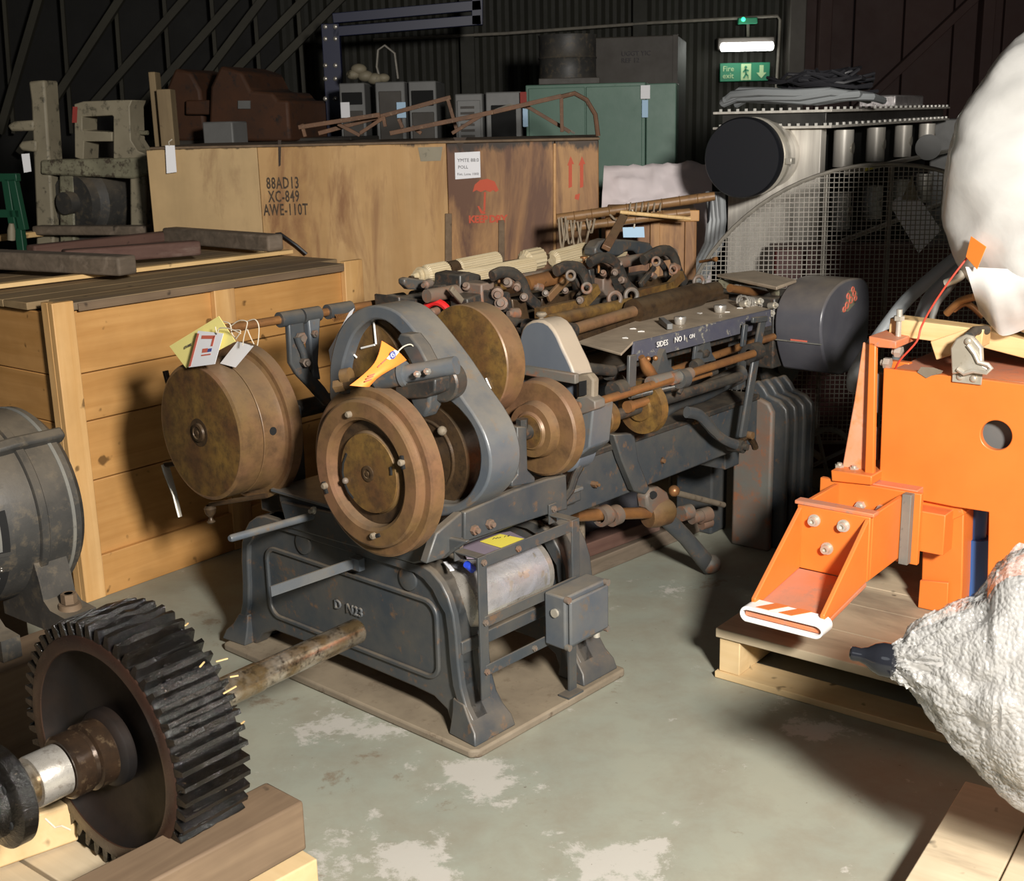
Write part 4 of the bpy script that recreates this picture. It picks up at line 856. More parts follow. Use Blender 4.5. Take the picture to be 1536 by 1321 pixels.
mb = MB(); p = P.A(1353, 528, OA+.02); mb.hexbolt(p, (0, 1, 0), .018, .02, .01); p = P.A(1336, 545, OA+.02); mb.hexbolt(p, (0, 1, 0), .018, .02, .01); mb.build('side_nut', 'zinc', t)
mb = MB(); mb.prism(oA(OA+.04, [(1314, 560), (1321, 562), (1319, 620), (1313, 618)]), (.03, 0, 0)); mb.prism(oA(OA+.04, [(1312, 640), (1319, 642), (1317, 690), (1311, 688)]), (.03, 0, 0)); lab(mb.build('packing_strip', 'greyband', t, .002), 'dull grey packing strips')
# base bracket and outrigger
ob('base_block', OA-.08, [(1246, 705), (1308, 714), (1307, 728), (1247, 722)], .22, 'orange')
mb = MB()
for px, py in ((1259, 702), (1281, 706)): mb.hexbolt(P.A(px, py, OA-.03), (0, 0, 1), .015, .012, .006)
mb.build('base_bolt', 'zinc', t)
# box section: top edge loop (z const) between a0 and a1
bz = P.A(1195, 756, .16).z
A0, A1 = .16, .43
y0 = P.A(1196, 757, A0).y; y1 = P.A(1306, 770, A0).y
zt2 = bz; zb2 = zt2-.20
MB().rng(A0, A0+.02, y1, y0, zb2, zt2).build('end_plate', 'orange', t, .003)
MB().rng(A0+.021, A1, y1, y1+.015, zb2, zt2).build('box_side', 'orange', t, .003); MB().rng(A0+.021, A1, y0-.015, y0, zb2, zt2).build('box_side', 'orange', t, .003)
MB().rng(A0+.021, A1, y1+.016, y0-.016, zb2, zb2+.012).build('box_floor', 'orange', t, .003)
MB().rng(A0-.0, A0+.04, y1-.01, y0+.01, zt2, zt2+.012).build('box_rim', 'orangedusty', t, .003)
MB().rng(A1, A1+.02, y1-.05, y0+.05, zb2-.02, zt2+.01).build('mount_plate', 'orange', t, .003); MB().rng(A1+.021, OA+.14, y1-.03, y0-.02, zt2-.04, zt2+.012).build('mount_plate', 'orangedusty', t, .003)
MB().rng(A1+.021, OA+.14, y1-.12, y0-.02, zb2+.02, zt2-.05).build('mount_block', 'orange', t, .003)
MB().rng(A1-.03, A1, y1-.03, y1-.001, zb2-.015, zt2+.01).build('weld_flange', 'greyband', t, .002)
mb = MB()
for yy, zq in ((y0-.09, zt2-.06), (y1+.07, zt2-.06)): mb.hexbolt((A1-.0, yy, zq), (-1, 0, 0), .017, .014, .008)
for px, py in ((1222, 780), (1266, 788), (1241, 822)): p = P.A(px, py, A0); mb.lathe((A0, p.y, p.z), (-1, 0, 0), [(0, .019), (.005, .019), (.005, .013), (.022, .013), (.022, .007), (.014, .006), (.014, 0)], 18)
mb.build('socket_bolt', 'zinc', t)
# gusseted foot reaching forward and down
fz = zb2; fa = -.16; fz2 = fz-.035
yf0 = P.A(1119, 880, fa).y; yf1 = P.A(1232, 900, fa).y
for (yy, yq, s) in ((y0-.002, None, 1), (y1+.016, None, -1)):
    MB().prism([(A0, yy, zt2-.005), (A0, yy, fz), (fa+.03, yy, fz2+.004), (fa+.03, yy, fz2+.03)], (0, -.014, 0)).build('gusset', 'orange', t, .003)
MB().hexa([(fa, y1-.0, fz2-.014), (A0, y1-.0, fz-.014), (A0, y0+.0, fz-.014), (fa, y0+.0, fz2-.014), (fa, y1-.0, fz2), (A0, y1-.0, fz), (A0, y0, fz), (fa, y0, fz2)]).build('foot_plate', 'orangedusty', t, .003)
# white tape wrapped round the foot end
cy_ = (y0+y1)/2; hw = (y0-y1)/2+.012; zc = fz2-.004; hh = .024
loop = []
for k in range(24):
    a_ = 2*math.pi*k/24; loop.append((cy_+(hw-hh)*(1 if math.cos(a_) > 0 else -1)+hh*math.cos(a_), zc+hh*math.sin(a_)))
mb = MB(); mb.band([(fa-.012, y, z) for y, z in loop], [(fa-.012, cy_+(y-cy_)*.955, zc+(z-zc)*.55) for y, z in loop], (.07, 0, 0)); 
tp = one(mb.build('white_tape', plain('white_tape', (.93, .92, .90), .4), bevel=.003), P, 'white tape loop wrapped round the end of the orange foot', 'tape')
mb = MB(); 
for s in (-.02, .05): mb.prism([(fa-.002, cy_+s+.03, zc+hh+.001), (fa-.002, cy_+s-.01, zc+hh+.001), (fa+.056, cy_+s-.045, zc+hh+.001), (fa+.056, cy_+s-.005, zc+hh+.001)], (0, 0, .0012))
mb.build('orange_patch', 'orange', tp)
tp.data = tp.data
# timber blocks on the top, clamp, cables
one(MB().beam(P.A(1341, 487, OA+.10), P.A(1480, 505, OA+.10), .08, .055).build('timber_block', 'pine_b', bevel=.003), P, 'pale squared timber on the orange machine with the hose behind', 'timber')
one(MB().prism(oA(OA+.05, [(1395, 512), (1455, 492), (1462, 500), (1462, 522), (1404, 540)]), (.05, 0, 0)).build('timber_wedge', 'pine_b', bevel=.003), P, 'angular pale timber wedge lying beside the zinc clamp', 'timber')
one(MB().beam(P.A(1462, 500, OA+.2), P.A(1600, 535, OA+.2), .08, .055).build('timber_block', 'pine_b', bevel=.003), P, 'pale timber behind the zinc clamp running under the white plastic', 'timber')
t = thing('toggle_clamp', P, 'zinc plated toggle clamp bolted to the top edge of the orange machine', 'clamp')
MB().prism(oA(OA-.002, [(1430, 553), (1475, 558), (1473, 577), (1429, 572)]), (-.008, 0, 0)).build('base_plate', 'zinc', t, .002)
MB().prism(oA(OA-.008, [(1431, 560), (1429, 520), (1438, 506), (1452, 500), (1462, 503), (1476, 520), (1477, 545), (1486, 550), (1484, 557), (1468, 556), (1440, 558)]), (-.022, 0, 0)).build('body', 'zinc', t, .005)
MB().tube(oA(OA-.035, [(1452, 517), (1462, 530), (1468, 543), (1482, 547), (1487, 552), (1480, 559), (1460, 556), (1446, 560), (1436, 553)]), .007, 8).build('jaw', 'zinc', t)
MB().tube([P.A(1453, 505, OA-.02), P.A(1462, 496, OA+.05), P.A(1480, 495, OA+.1)], .014, 12).build('handle', 'motor', t)
for px, py in ((1440, 565), (1460, 568), (1452, 512)): MB().ball(P.A(px, py, OA-.012 if py > 550 else OA-.034), .011, (.5, 1, 1)).build('rivet', 'zinc', t)
def cable(name, pts, r, mt, lb, cat='cable'): return one(MB().tube(pts, r, 10).build(name, mt), P, lb, cat)
def sm(pts, n=5):
    pts = [V(p) for p in pts]; out = []
    for i in range(len(pts)-1):
        p0, p1, p2, p3 = pts[max(i-1, 0)], pts[i], pts[i+1], pts[min(i+2, len(pts)-1)]
        for k in range(n):
            s_ = k/n; out.append(.5*((2*p1)+(p2-p0)*s_+(2*p0-5*p1+4*p2-p3)*s_*s_+(3*p1-p0-3*p2+p3)*s_**3))
    return out+[pts[-1]]
cable('grey_hose', sm([P.A(1450, 375, OA+.62), P.A(1405, 410, OA+.6), P.A(1360, 450, OA+.58), P.A(1325, 495, OA+.5), P.A(1300, 530, OA+.46), P.A(1282, 560, OA+.46), P.A(1280, 580, OA+.52)]), .024, 'cable', 'thick grey hose curving down left of the orange post')
cable('grey_hose', sm([P.A(1455, 390, OA+.55), P.A(1420, 420, OA+.5), P.A(1392, 450, OA+.46), P.A(1376, 490, OA+.42), P.A(1355, 520, OA+.34), P.A(1345, 545, OA+.34)]), .022, 'cable', 'second grey hose passing behind the pale squared timber')
cable('clear_hose', sm([P.A(1445, 400, OA+.3), P.A(1425, 430, OA+.28), P.A(1405, 455, OA+.26), P.A(1398, 480, OA+.25)]), .012, 'greyband', 'thin translucent hose above the pale squared timber')
cable('red_wire', sm([P.A(1452, 385, OA+.02), P.A(1425, 420, OA), P.A(1398, 460, OA-.0), P.A(1382, 490, OA+.0), P.A(1375, 512, OA-.01), P.A(1350, 540, OA-.01), P.A(1342, 556, OA+.02)]), .003, 'redwire', 'thin red wire hanging over the pale squared timber', 'wire')
t = thing('brass_fitting', P, 'forked brass pipe fitting beside the white plastic wrapped drum', 'fitting')
MB().tube(sm([P.A(1420, 470, OA+.18), P.A(1440, 452, OA+.16), P.A(1462, 445, OA+.14)]), .012, 10).build('pipe', 'bronze', t); MB().tube(sm([P.A(1418, 425, OA+.15), P.A(1440, 415, OA+.15), P.A(1445, 405, OA+.15)]), .013, 10).build('nozzle', 'zinc', t)
MB().tube(sm([P.A(1430, 465, OA+.2), P.A(1450, 455, OA+.2), P.A(1475, 475, OA+.2)]), .010, 10).build('pipe', 'bronze', t)
# ------------------------------------------------ white plastic wrapped drum
DC = WP(1683, 272, 3.55); DR = .515
DF = Fr(DC.x, DC.y, 38.3)
t = thing('wrapped_drum', DF, 'huge white drum wrapped in translucent polythene at the upper right', 'drum')
mb = MB(); n1, n2 = 110, 70
for tgt, rad, mt in ((0, DR*.96, None),):
    pass
def lump(name, mat, R, squash, wr, seed, fr_off=(0, 0, 0)):
    mb = MB(); rings = []
    for i in range(n2+1):
        th = math.pi*i/n2; ring = []
        for j in range(n1):
            ph = 2*math.pi*j/n1; d = Vector((math.cos(th)*squash, math.sin(th)*math.cos(ph), math.sin(th)*math.sin(ph)))
            nn = mnoise.noise(d*2.2+Vector((seed, 0, 0)))*wr*.6-abs(mnoise.noise(d*2.7+Vector((0, seed, 2))))*wr*1.3-abs(mnoise.noise(Vector((d.x*3, d.y*3+d.z*3, d.z*7))+Vector((seed, 3, 1))))*wr*.7
            ring.append(mb.bm.verts.new(Vector(fr_off)+d*(R+nn)+Vector((0, 0, DC.z))))
        rings.append(ring)
    for i in range(n2):
        for j in range(n1): mb.bm.faces.new((rings[i][j], rings[i][(j+1) % n1], rings[i+1][(j+1) % n1], rings[i+1][j]))
    bmesh.ops.remove_doubles(mb.bm, verts=mb.bm.verts, dist=1e-5)
    return mb.build(name, mat, t, smooth=70)
lump('drum_shell', plain('white_gelcoat', (.80, .79, .76), .4), DR*.965, .55, .004, 2)
lump('polythene_wrap', 'film', DR*.99, .58, .022, 9)
mb = MB()
for px, py in ((1428, 268), (1441, 357)): mb.ball(DF.A(px, py, -.07), .009)
mb.build('stud', 'darkiron', t)
def dpt(px, py, a): return DF.A(px, py, a)
lab(MB().prism([dpt(1457, 354, -.22), dpt(1480, 370, -.25), dpt(1466, 404, -.25), dpt(1449, 385, -.22)], (-.004, 0, 0)).build('warning_sticker', 'orange_card', t, .001), 'small orange wavy sticker')
# loose film hanging below the drum in soft folds
mb = MB(); nx, ny = 36, 12; g = []
for i in range(nx+1):
    u_ = i/nx; row = []
    top = (1448+u_*200, 400+u_*10); hang = 92+10*math.sin(u_*9)-26*max(0, .18-u_)/.18
    for j in range(ny+1):
        v_ = j/ny; n_ = mnoise.noise(Vector((u_*6, v_*1.5, 3)))
        p = DF.A(top[0]+(6+14*(1-u_))*v_, top[1]+hang*v_, -.215-.03*math.sin(math.pi*min(1, v_*1.1))+.05*n_*v_+.10*v_*v_)
        row.append(mb.bm.verts.new(p))
    g.append(row)
for i in range(nx):
    for j in range(ny): mb.bm.faces.new((g[i][j], g[i+1][j], g[i+1][j+1], g[i][j+1]))
mb.build('loose_film', 'film', t, smooth=80)
MB().rng(.02, .2, -.3, -.02, zt_+.002, DC.z-DR*.8).build('cradle', 'boxdark', t, .01)
# ------------------------------------------------ bubble-wrapped lever with black knob
BG = Fr(*WP(1330, 985, 2.35).to_2d(), 20)
t = thing('wrapped_lever', BG, 'bubble-wrapped bundle with glossy black knob at the lower right', 'bundle')
def gA(px, py, a=0): return BG.A(px, py, a)
c0 = gA(1338, 985, 0)
path = [gA(1330, 990, -.00), gA(1350, 980, 0), gA(1385, 990, .0), gA(1430, 1000, .0), gA(1480, 1010, .0), gA(1530, 1025, .0), gA(1600, 1040, .0), gA(1720, 1060, 0)]
up = [(1325, 978), (1350, 955), (1372, 935), (1425, 908), (1475, 878), (1500, 835), (1545, 815), (1720, 800)]
dn = [(1325, 1012), (1346, 1025), (1372, 1048), (1405, 1090), (1450, 1148), (1500, 1190), (1580, 1245), (1720, 1310)]
def bag(name, mat, k, wr, seed):
    mb = MB(); rings = []; U = sm([gA(*p, 0) for p in up], 12); D = sm([gA(*p, 0) for p in dn], 12); n_ = len(U); sg = 96
    for i in range(n_):
        c_ = (U[i]+D[i])/2; h = (U[i]-D[i])/2; ring = []; s_ = .75*h.length*(1-.35*i/n_)
        for j in range(sg):
            q_ = 2*math.pi*j/sg; dx = Vector((math.sin(q_), 0, 0)); p = c_+(h*math.cos(q_))*k+dx*s_*k
            am = wr*min(1, .25+i/24)
            fold = .8*mnoise.noise(Vector((i*.07+seed, math.sin(q_)*2.5, math.cos(q_)*2.5)))-1.3*abs(mnoise.noise(Vector((i*.05, math.sin(q_)*7+i*.02, math.cos(q_)*7+seed))))-.5*abs(mnoise.noise(Vector((i*.3, math.sin(q_)*5, math.cos(q_)*5+seed))))
            fine = mnoise.noise(Vector((p.x*26, p.y*26, p.z*26)))*.06
            p = p+(p-c_).normalized()*(fold+fine)*am; ring.append(mb.bm.verts.new(p))
        rings.append(ring)
    for i in range(n_-1):
        for j in range(sg): mb.bm.faces.new((rings[i][j], rings[i][(j+1) % sg], rings[i+1][(j+1) % sg], rings[i+1][j]))
    mb.bm.faces.new(rings[0]); mb.bm.faces.new(rings[-1][::-1]); return mb.build(name, mat, t, smooth=75)
bag('bubble_wrap', 'bubble', 1.0, .026, 3); lab(bag('wrapped_core', 'bubble_in', .80, .012, 8), 'pale core seen through the bubble wrap')
kd = (gA(1274, 978)-gA(1335, 990)); kl = kd.length
MB().lathe(gA(1338, 991), kd, [(-.01, 0), (-.01, .024), (0, .036), (kl*.25, .0355), (kl*.45, .029), (kl*.62, .019), (kl*.78, .0145), (kl*.93, .0155), (kl*1.0, .014), (kl*1.04, .009), (kl*1.05, 0)], 40).build('knob', 'gloss_black', t)
bb = gA(1690, 1050); MB().tube([(bb.x+.0, bb.y, .101), (bb.x, bb.y, bb.z-.02)], .05, 16).build('support_post', 'boxdark', t)
# pallet boards at the bottom right
q0, q1, q2 = onz(1450, 1165, .10), onz(1355, 1321, .10), onz(1520, 1220, .10)
P2 = Fr(q0.x, q0.y, math.degrees(math.atan2((q0-q1).x, (q0-q1).y)))
t = thing('board_platform', P2, 'pale stained board platform at the bottom right under the bubble wrap', 'platform')
w_ = P2.l(q2).y
for k in range(5): MB().rng(-1.2, -.02+.01*k, -(k+1)*.17+.002, -k*.17-.002, .075, .10).build('deck_board', 'pallet', t, .003)
for a0 in (-1.1, -.55, -.1): MB().rng(a0, a0+.09, -.85, -.01, 0, .075).build('bearer', 'pallet', t, .003)
# ================================================================== THE BLUE-GREY MACHINE
bpt = MB().prism([(.02, .0, 0), (.68, .0, 0), (.69, .01, 0), (.69, 1.15, 0), (.68, 1.16, 0), (.01, 1.16, 0), (0, 1.15, 0), (0, .02, 0)], (0, 0, .026)).build('base_plate', 'dirtplate', bevel=.008)
one(bpt, M, 'rusty dirty steel base plate under the near end of the blue-grey machine', 'plate')
t = thing('textile_machine', M, 'long blue-grey machine with big brown flywheels, levers and rods on a steel plate', 'machine')
def mA(a, pts): return [M.A(x, y, a) for x, y in pts]
def mB(b, pts): return [M.B(x, y, b) for x, y in pts]
def pa(nm, a, pts, dep, mt='blue', bv=.006, par=None): return MB().prism(mA(a, pts), (dep, 0, 0)).build(nm, mt, par or t, bv)
def pb(nm, b, pts, dep, mt='blue', bv=.005, par=None): return MB().prism(mB(b, pts), (0, dep, 0)).build(nm, mt, par or t, bv)
def sm(pts, n=5):
    pts = [V(p) for p in pts]; out = []
    for i in range(len(pts)-1):
        p0, p1, p2, p3 = pts[max(i-1, 0)], pts[i], pts[i+1], pts[min(i+2, len(pts)-1)]
        for k in range(n):
            s_ = k/n; out.append(.5*((2*p1)+(p2-p0)*s_+(2*p0-5*p1+4*p2-p3)*s_*s_+(3*p1-p0-3*p2+p3)*s_**3))
    return out+[pts[-1]]
def smn(pts, n): 
    q = sm(pts, 8); L_ = [0]
    for i in range(1, len(q)): L_.append(L_[-1]+(q[i]-q[i-1]).length)
    out = []; j = 0
    for k in range(n):
        s_ = L_[-1]*k/(n-1)
        while j < len(L_)-2 and L_[j+1] < s_: j += 1
        u_ = (s_-L_[j])/max(1e-9, L_[j+1]-L_[j]); out.append(q[j].lerp(q[j+1], min(1, max(0, u_))))
    return out
PZ = .027
# --- end frames: (b, z) outline, foot flares both ways
def end_frame(a0, dep, panel):
    right = [(.030, PZ), (.028, .050), (.050, .075), (.078, .115), (.096, .17), (.104, .24), (.108, .32), (.116, .38), (.135, .43), (.160, .465), (.195, .49), (.23, .50)]
    left = [(1.175-(x-.03)*1.15, z) for x, z in right][::-1]
    under = [(1.06, PZ), (1.02, .075), (.95, .105), (.60, .11), (.30, .105), (.22, .10), (.17, .075), (.15, PZ)]
    outl = [(a0, b, z) for b, z in right+left+under]
    f_ = MB().prism(outl, (dep*.45, 0, 0)).build('end_frame', 'blue', t, .006)
    # thick edge flange that runs along the leg outlines and the top
    oo = [(a0-.015, b, z) for b, z in right+left]; ii = []
    for b, z in right+left:
        cb = .6; ii.append((a0-.015, b+(.035 if b < cb else -.035), z-(.03 if z > .4 else 0)))
    MB().band(oo, ii, (dep+.015, 0, 0), closed=False).build('frame_flange', 'blue', t, .005)
    return f_
ef = end_frame(.065, .115, True)
end_frame(.545, .115, False)
# feet: toes that spread a little in front of the frame and run out thin
for a0 in (.05, .53):
    for s in (0, 1):
        f_ = (lambda b: b) if s == 0 else (lambda b: 1.205-b)
        prof_ = [(.018, PZ, .030), (.030, .060, .020), (.058, .085, .010), (.085, .125, .003)]
        mb = MB(); L1_, L2_ = [], []
        for b, z, e_ in prof_: L1_.append(Vector((a0-e_, f_(b), z))); L2_.append(Vector((a0+.13+e_*.3, f_(b), z)))
        inn1 = [Vector((a0-.020, f_(.13), PZ)), Vector((a0-.012, f_(.13), .055)), Vector((a0-.004, f_(.13), .09)), Vector((a0, f_(.13), .13))]
        inn2 = [Vector((a0+.13, f_(.13), p.z)) for p in inn1]
        n_ = 4; V1 = [mb.bm.verts.new(p) for p in L1_]; V2 = [mb.bm.verts.new(p) for p in L2_]; V3 = [mb.bm.verts.new(p) for p in inn1]; V4 = [mb.bm.verts.new(p) for p in inn2]
        for i in range(3):
            for q_ in ((V1[i], V1[i+1], V2[i+1], V2[i]), (V3[i], V3[i+1], V1[i+1], V1[i]), (V4[i], V4[i+1], V3[i+1], V3[i]), (V2[i], V2[i+1], V4[i+1], V4[i])): mb.bm.faces.new(q_)
        mb.bm.faces.new((V1[0], V2[0], V4[0], V3[0])); mb.bm.faces.new((V1[3], V3[3], V4[3], V2[3])); mb.build('foot', 'blue', t, .004, smooth=60)
# recessed panel: raised rim with cast number
def rrect(b0, b1, z0, z1, r, n=6):
    out = []
    for (cb, cz, s0) in ((b1-r, z1-r, 0), (b0+r, z1-r, 1), (b0+r, z0+r, 2), (b1-r, z0+r, 3)):
        for k in range(n+1): a_ = math.pi/2*(s0+k/n); out.append((cb+r*math.cos(a_), cz+r*math.sin(a_)))
    return out
rb0, rb1 = .185, .965; rz0, rz1 = .155, .40
R_o = rrect(rb0, rb1, rz0, rz1, .05); R_i = rrect(rb0+.014, rb1-.014, rz0+.014, rz1-.014, .04)
MB().band([(.055, b, z) for b, z in R_o], [(.055, b, z) for b, z in R_i], (.012, 0, 0)).build('panel_rim', 'blue', ef, .004)
mb = MB(); pN = M.A(502, 911, .060); mb.text('D  N23', .042, pN, (0, -1, 0), (0, 0, 1), .003); mb.build('cast_number', 'bluelight', ef, smooth=0)
for (px, py) in ((455, 815), (612, 868)): p = M.A(px, py, .062); MB().lathe(p, (-1, 0, 0), [(-.01, 0), (-.01, .036), (.004, .034), (.006, .028), (.006, 0)], 28).build('cast_boss', 'blue', ef)
# round bar and flat bar sticking out of the near face
p0, p1 = M.A(470, 773, .05), M.A(347, 807, -.26); MB().tube([p0+Vector((.02, 0, 0)), p0, p0+(p1-p0)*.02, p1, p1+(p1-p0)*.02], [.012, .012, .012, .011, .008], 14).build('round_handle', 'bluelight', t)
mb = MB(); mb.hexbolt(p0+Vector((-.0, -.01, .02)), (-1, 0, 0), .012, .01, .012); mb.build('handle_bolt', 'zinc', t)
p0, p1 = M.A(532, 844, .04), M.A(406, 887, -.24); 
mb = MB(); mb.beam(p0, p1, .006, .030, (0, 0, 1)); mb.rng(.03, .052, p0.y-.03, p0.y+.01, p0.z-.018, p0.z+.018); mb.build('flat_bar', 'bluelight', t, .002)
# --- bed between the end frames
pa('bed_face', .045, [(419, 752), (700, 812), (664, 838), (620, 846), (430, 792)], .02)
bz0, bz1 = .552, .60
MB().rng(.066, .66, .15, .88, bz0, bz1-.012).build('bed', 'blue', t, .006)
MB().rng(.066, .66, .34, .84, .49, .551).build('bed_rib', 'blue', t, .006)
MB().rng(.05, .66, .14, .90, bz1-.012, bz1).build('bed_top', 'bluelight', t, .004)
pb('side_plate', .115, [(640, 846), (655, 800), (694, 767), (694, 812), (664, 838)], .03)
pb('side_plate', .120, [(697, 813), (697, 768), (770, 736), (822, 718), (850, 712), (852, 764), (815, 774)], .025)
mb = MB()
for px, py in ((710, 794), (733, 785)): mb.hexbolt(M.B(px, py, .119), (0, -1, 0), .014, .012, .01)
mb.build('frame_bolt', 'rustplate', t, .001)
# --- welded flat-bar frame on the right with motor behind
FB = .03
mb = MB(); w_ = .006
def fb(x0, y0, x1, y1, wd=.034, b=FB): mb.beam(M.B(x0, y0, b), M.B(x1, y1, b), w_, wd, (0, -1, 0) if False else (0, 0, 1))
zt_ = .565; za, zc = .062, .495
mb.rng(za, zc, FB-.003, FB+.003, zt_-.034, zt_); mb.rng(za, za+.034, FB-.004, FB+.002, .15, zt_); mb.rng(zc-.034, zc, FB-.004, FB+.002, .20, zt_)
mb.rng(za+.02, zc-.02, FB-.005, FB+.001, .358, .390); mb.rng(za+.02, zc-.02, FB-.005, FB+.001, .215, .247)
mb.rng(za, za+.034, FB, .118, zt_-.005, zt_); mb.rng(zc-.034, zc, FB, .118, zt_-.005, zt_)
mb.rng(za, za+.034, .112, .118, zt_-.03, zt_+.03); mb.rng(zc-.034, zc, .112, .118, zt_-.03, zt_+.03)
mb.build('bar_frame', 'blue', t, .0015)
mb = MB(); mb.rng(zc-.055, zc-.02, FB-.004, FB+.002, PZ, .22); mb.rng(zc-.09, zc-.02, FB-.03, FB+.01, PZ, PZ+.006); mb.build('frame_stay', 'blue', t, .0015)
mb = MB()
for a_, z_ in ((.08, zt_-.017), (.08, .375), (.08, .23), (.22, zt_-.017), (.28, .23)): mb.hexbolt((a_, FB-.005, z_), (0, -1, 0), .009, .007, .004)
mb.hexbolt((.08, .112, zt_+.015), (0, -1, 0), .010, .007, .004); mb.hexbolt((zc-.017, .112, zt_+.015), (0, -1, 0), .010, .007, .004)
mb.build('bar_bolt', 'rustplate', t)
# junction box
jb = [(.325, .520), (-.075, .022), (.232, .385)]
jo = MB().rng(.325, .520, -.055, .022, .228, .388).build('junction_box', 'bluelight', t, .006)
MB().rng(.335, .512, -.068, -.056, .240, .376).build('box_lid', 'bluelight', jo, .006)
mb = MB()
for a_ in (.333, .512):
    for z_ in (.236, .380): mb.lathe((a_, -.052, z_), (0, -1, 0), [(0, .010), (.014, .010), (.014, 0)], 12)
mb.build('lid_screw', 'rustplate', jo); 
mb = MB(); mb.tube([(.50, -.03, .228), (.50, -.03, .205)], .011, 10); mb.tube([(.318, -.02, .335), (.326, -.02, .335)], .013, 12); mb.build('cable_gland', 'zinc', jo)
# drive motor lying inside the frame
MB().lathe((.10, .17, .393), (1, 0, 0), [(0, 0), (0, .05), (.01, .088), (.05, .098), (.30, .098), (.34, .092), (.36, .06), (.36, 0)], 40).build('drive_motor', 'steel', t)
MB().rng(.12, .42, .12, .32, .262, .292).build('motor_rail', 'blue', t, .003); MB().rng(.066, .55, .10, .13, .262, .30).build('motor_rail', 'blue', t, .003)
# --- FLYWHEEL in front
FY, FZ = .277, .79
def fl(prof, nm, mt, par=None, o=(0, FY, FZ), seg=88): return MB().lathe(o, (1, 0, 0), prof, seg).build(nm, mt, par or t, smooth=24)
fw = fl([(-.083, 0), (-.083, .110), (-.070, .114), (-.068, .143), (-.094, .147), (-.101, .156), (-.101, .196), (-.097, .202), (-.080, .204), (-.078, .207), (-.078, .226), (-.074, .233), (-.034, .233), (-.030, .228), (-.030, 0)], 'flywheel', 'rust')
fl([(-.0835, 0), (-.0835, .1095), (-.0875, .108), (-.0875, .0)], 'hub_disc', 'rust2', fw)
fl([(-.088, .0), (-.088, .022), (-.091, .022), (-.0925, .018), (-.0925, .013), (-.089, .012), (-.089, .006), (-.094, .006), (-.094, 0)], 'axle_end', 'darkrust', fw)
fl([(-.0705, .1145), (-.0712, .116), (-.0712, .140), (-.070, .142)], 'groove', 'darkrust', fw)
mb = MB()
for px, py in ((525, 621), (604, 693), (489, 728), (562, 803)):
    p = M.A(px, py, -.101); mb.lathe(p, (-1, 0, 0), [(0, .009), (.01, .009), (.013, .006), (.013, 0)], 14)
mb.build('rim_bolt', 'dirtplate', fw)
mb = MB()
for (x0, y0, x1, y1) in ((603, 683, 606, 703), (486, 722, 491, 740), (556, 806, 570, 802)):
    mb.tube([M.A(x0, y0, -.1015), M.A((x0+x1)/2-.5, (y0+y1)/2, -.1018), M.A(x1, y1, -.1015)], .006, 6)
mb.tube([M.A(x, y, -.088) for x, y in ((520, 680), (515, 694), (514, 708), (517, 724), (523, 738), (530, 747))], .0035, 6)
mb.tube([M.A(x, y, -.088) for x, y in ((586, 700), (587, 706), (587, 712))], .004, 6)
mb.build('slot', 'void', fw)
MB().ball(M.A(518, 721, -.093), .0095).build('slot_knob', 'rustplate', fw)
fl([(-.042, 0), (-.042, .038), (.12, .036), (.12, 0)], 'flywheel_shaft', 'darkiron')
# --- DRUM on the left
DY, DZ = 1.03, .79
dr = fl([(-.098, 0), (-.1, .204), (-.094, .213), (-.022, .213), (-.020, .211)], 'belt_drum', 'rust', None, (0, DY, DZ))
fl([(-.1005, 0), (-.1012, .195), (-.0995, .204)], 'drum_face', 'rust2', dr, (0, DY, DZ))
fl([(-.019, .1), (-.019, .213), (-.017, .214), (.04, .214), (.055, .218), (.06, .228), (.06, .243), (.065, .250), (.098, .250), (.102, .245), (.102, 0)], 'drum_flange', 'rust', dr, (0, DY, DZ))
fl([(-.1015, 0), (-.1015, .044), (-.1022, .044), (-.1022, .030), (-.109, .028), (-.111, .020), (-.108, .018), (-.108, .008), (-.112, .008), (-.112, 0)], 'drum_axle', 'darkrust', dr, (0, DY, DZ), 32)
p = M.A(412, 645, .015); ang = math.atan2(p.z-DZ, p.y-DY); 
e = None
for k in range(200):
    a_ = -math.pi+2*math.pi*k/200; qq = Vector((.015, DY+.2145*math.cos(a_), DZ+.2145*math.sin(a_)))
    ww = M.w(*qq)-CP; zz = ww.dot(Fw); X_, Y_ = 768+FPX*ww.dot(CX)/zz, 660.5-FPX*ww.dot(CY)/zz
    nrm = M.a*0+M.b*math.cos(a_)+Vector((0, 0, math.sin(a_)))
    if nrm.dot(-ww) > 0 and (e is None or (X_-412)**2+(Y_-645)**2 < e[0]): e = ((X_-412)**2+(Y_-645)**2, qq, a_)
nn = Vector((0, math.cos(e[2]), math.sin(e[2]))); MB().lathe(e[1], nn, [(-.01, 0), (-.01, .0125), (.0008, .0125), (.0008, 0)], 24).build('drum_hole', 'void', dr)
fl([(.102, 0), (.102, .03), (.5, .03), (.5, 0)], 'drum_shaft', 'darkiron', None, (0, DY, DZ), 24)
MB().rng(.14, .22, DY-.10, DY+.05, .47, DZ+.04).build('shaft_bearing', 'blue', t, .01); MB().rng(.14, .22, .85, DY+.05, .47, .56).build('bearing_foot', 'blue', t, .006)
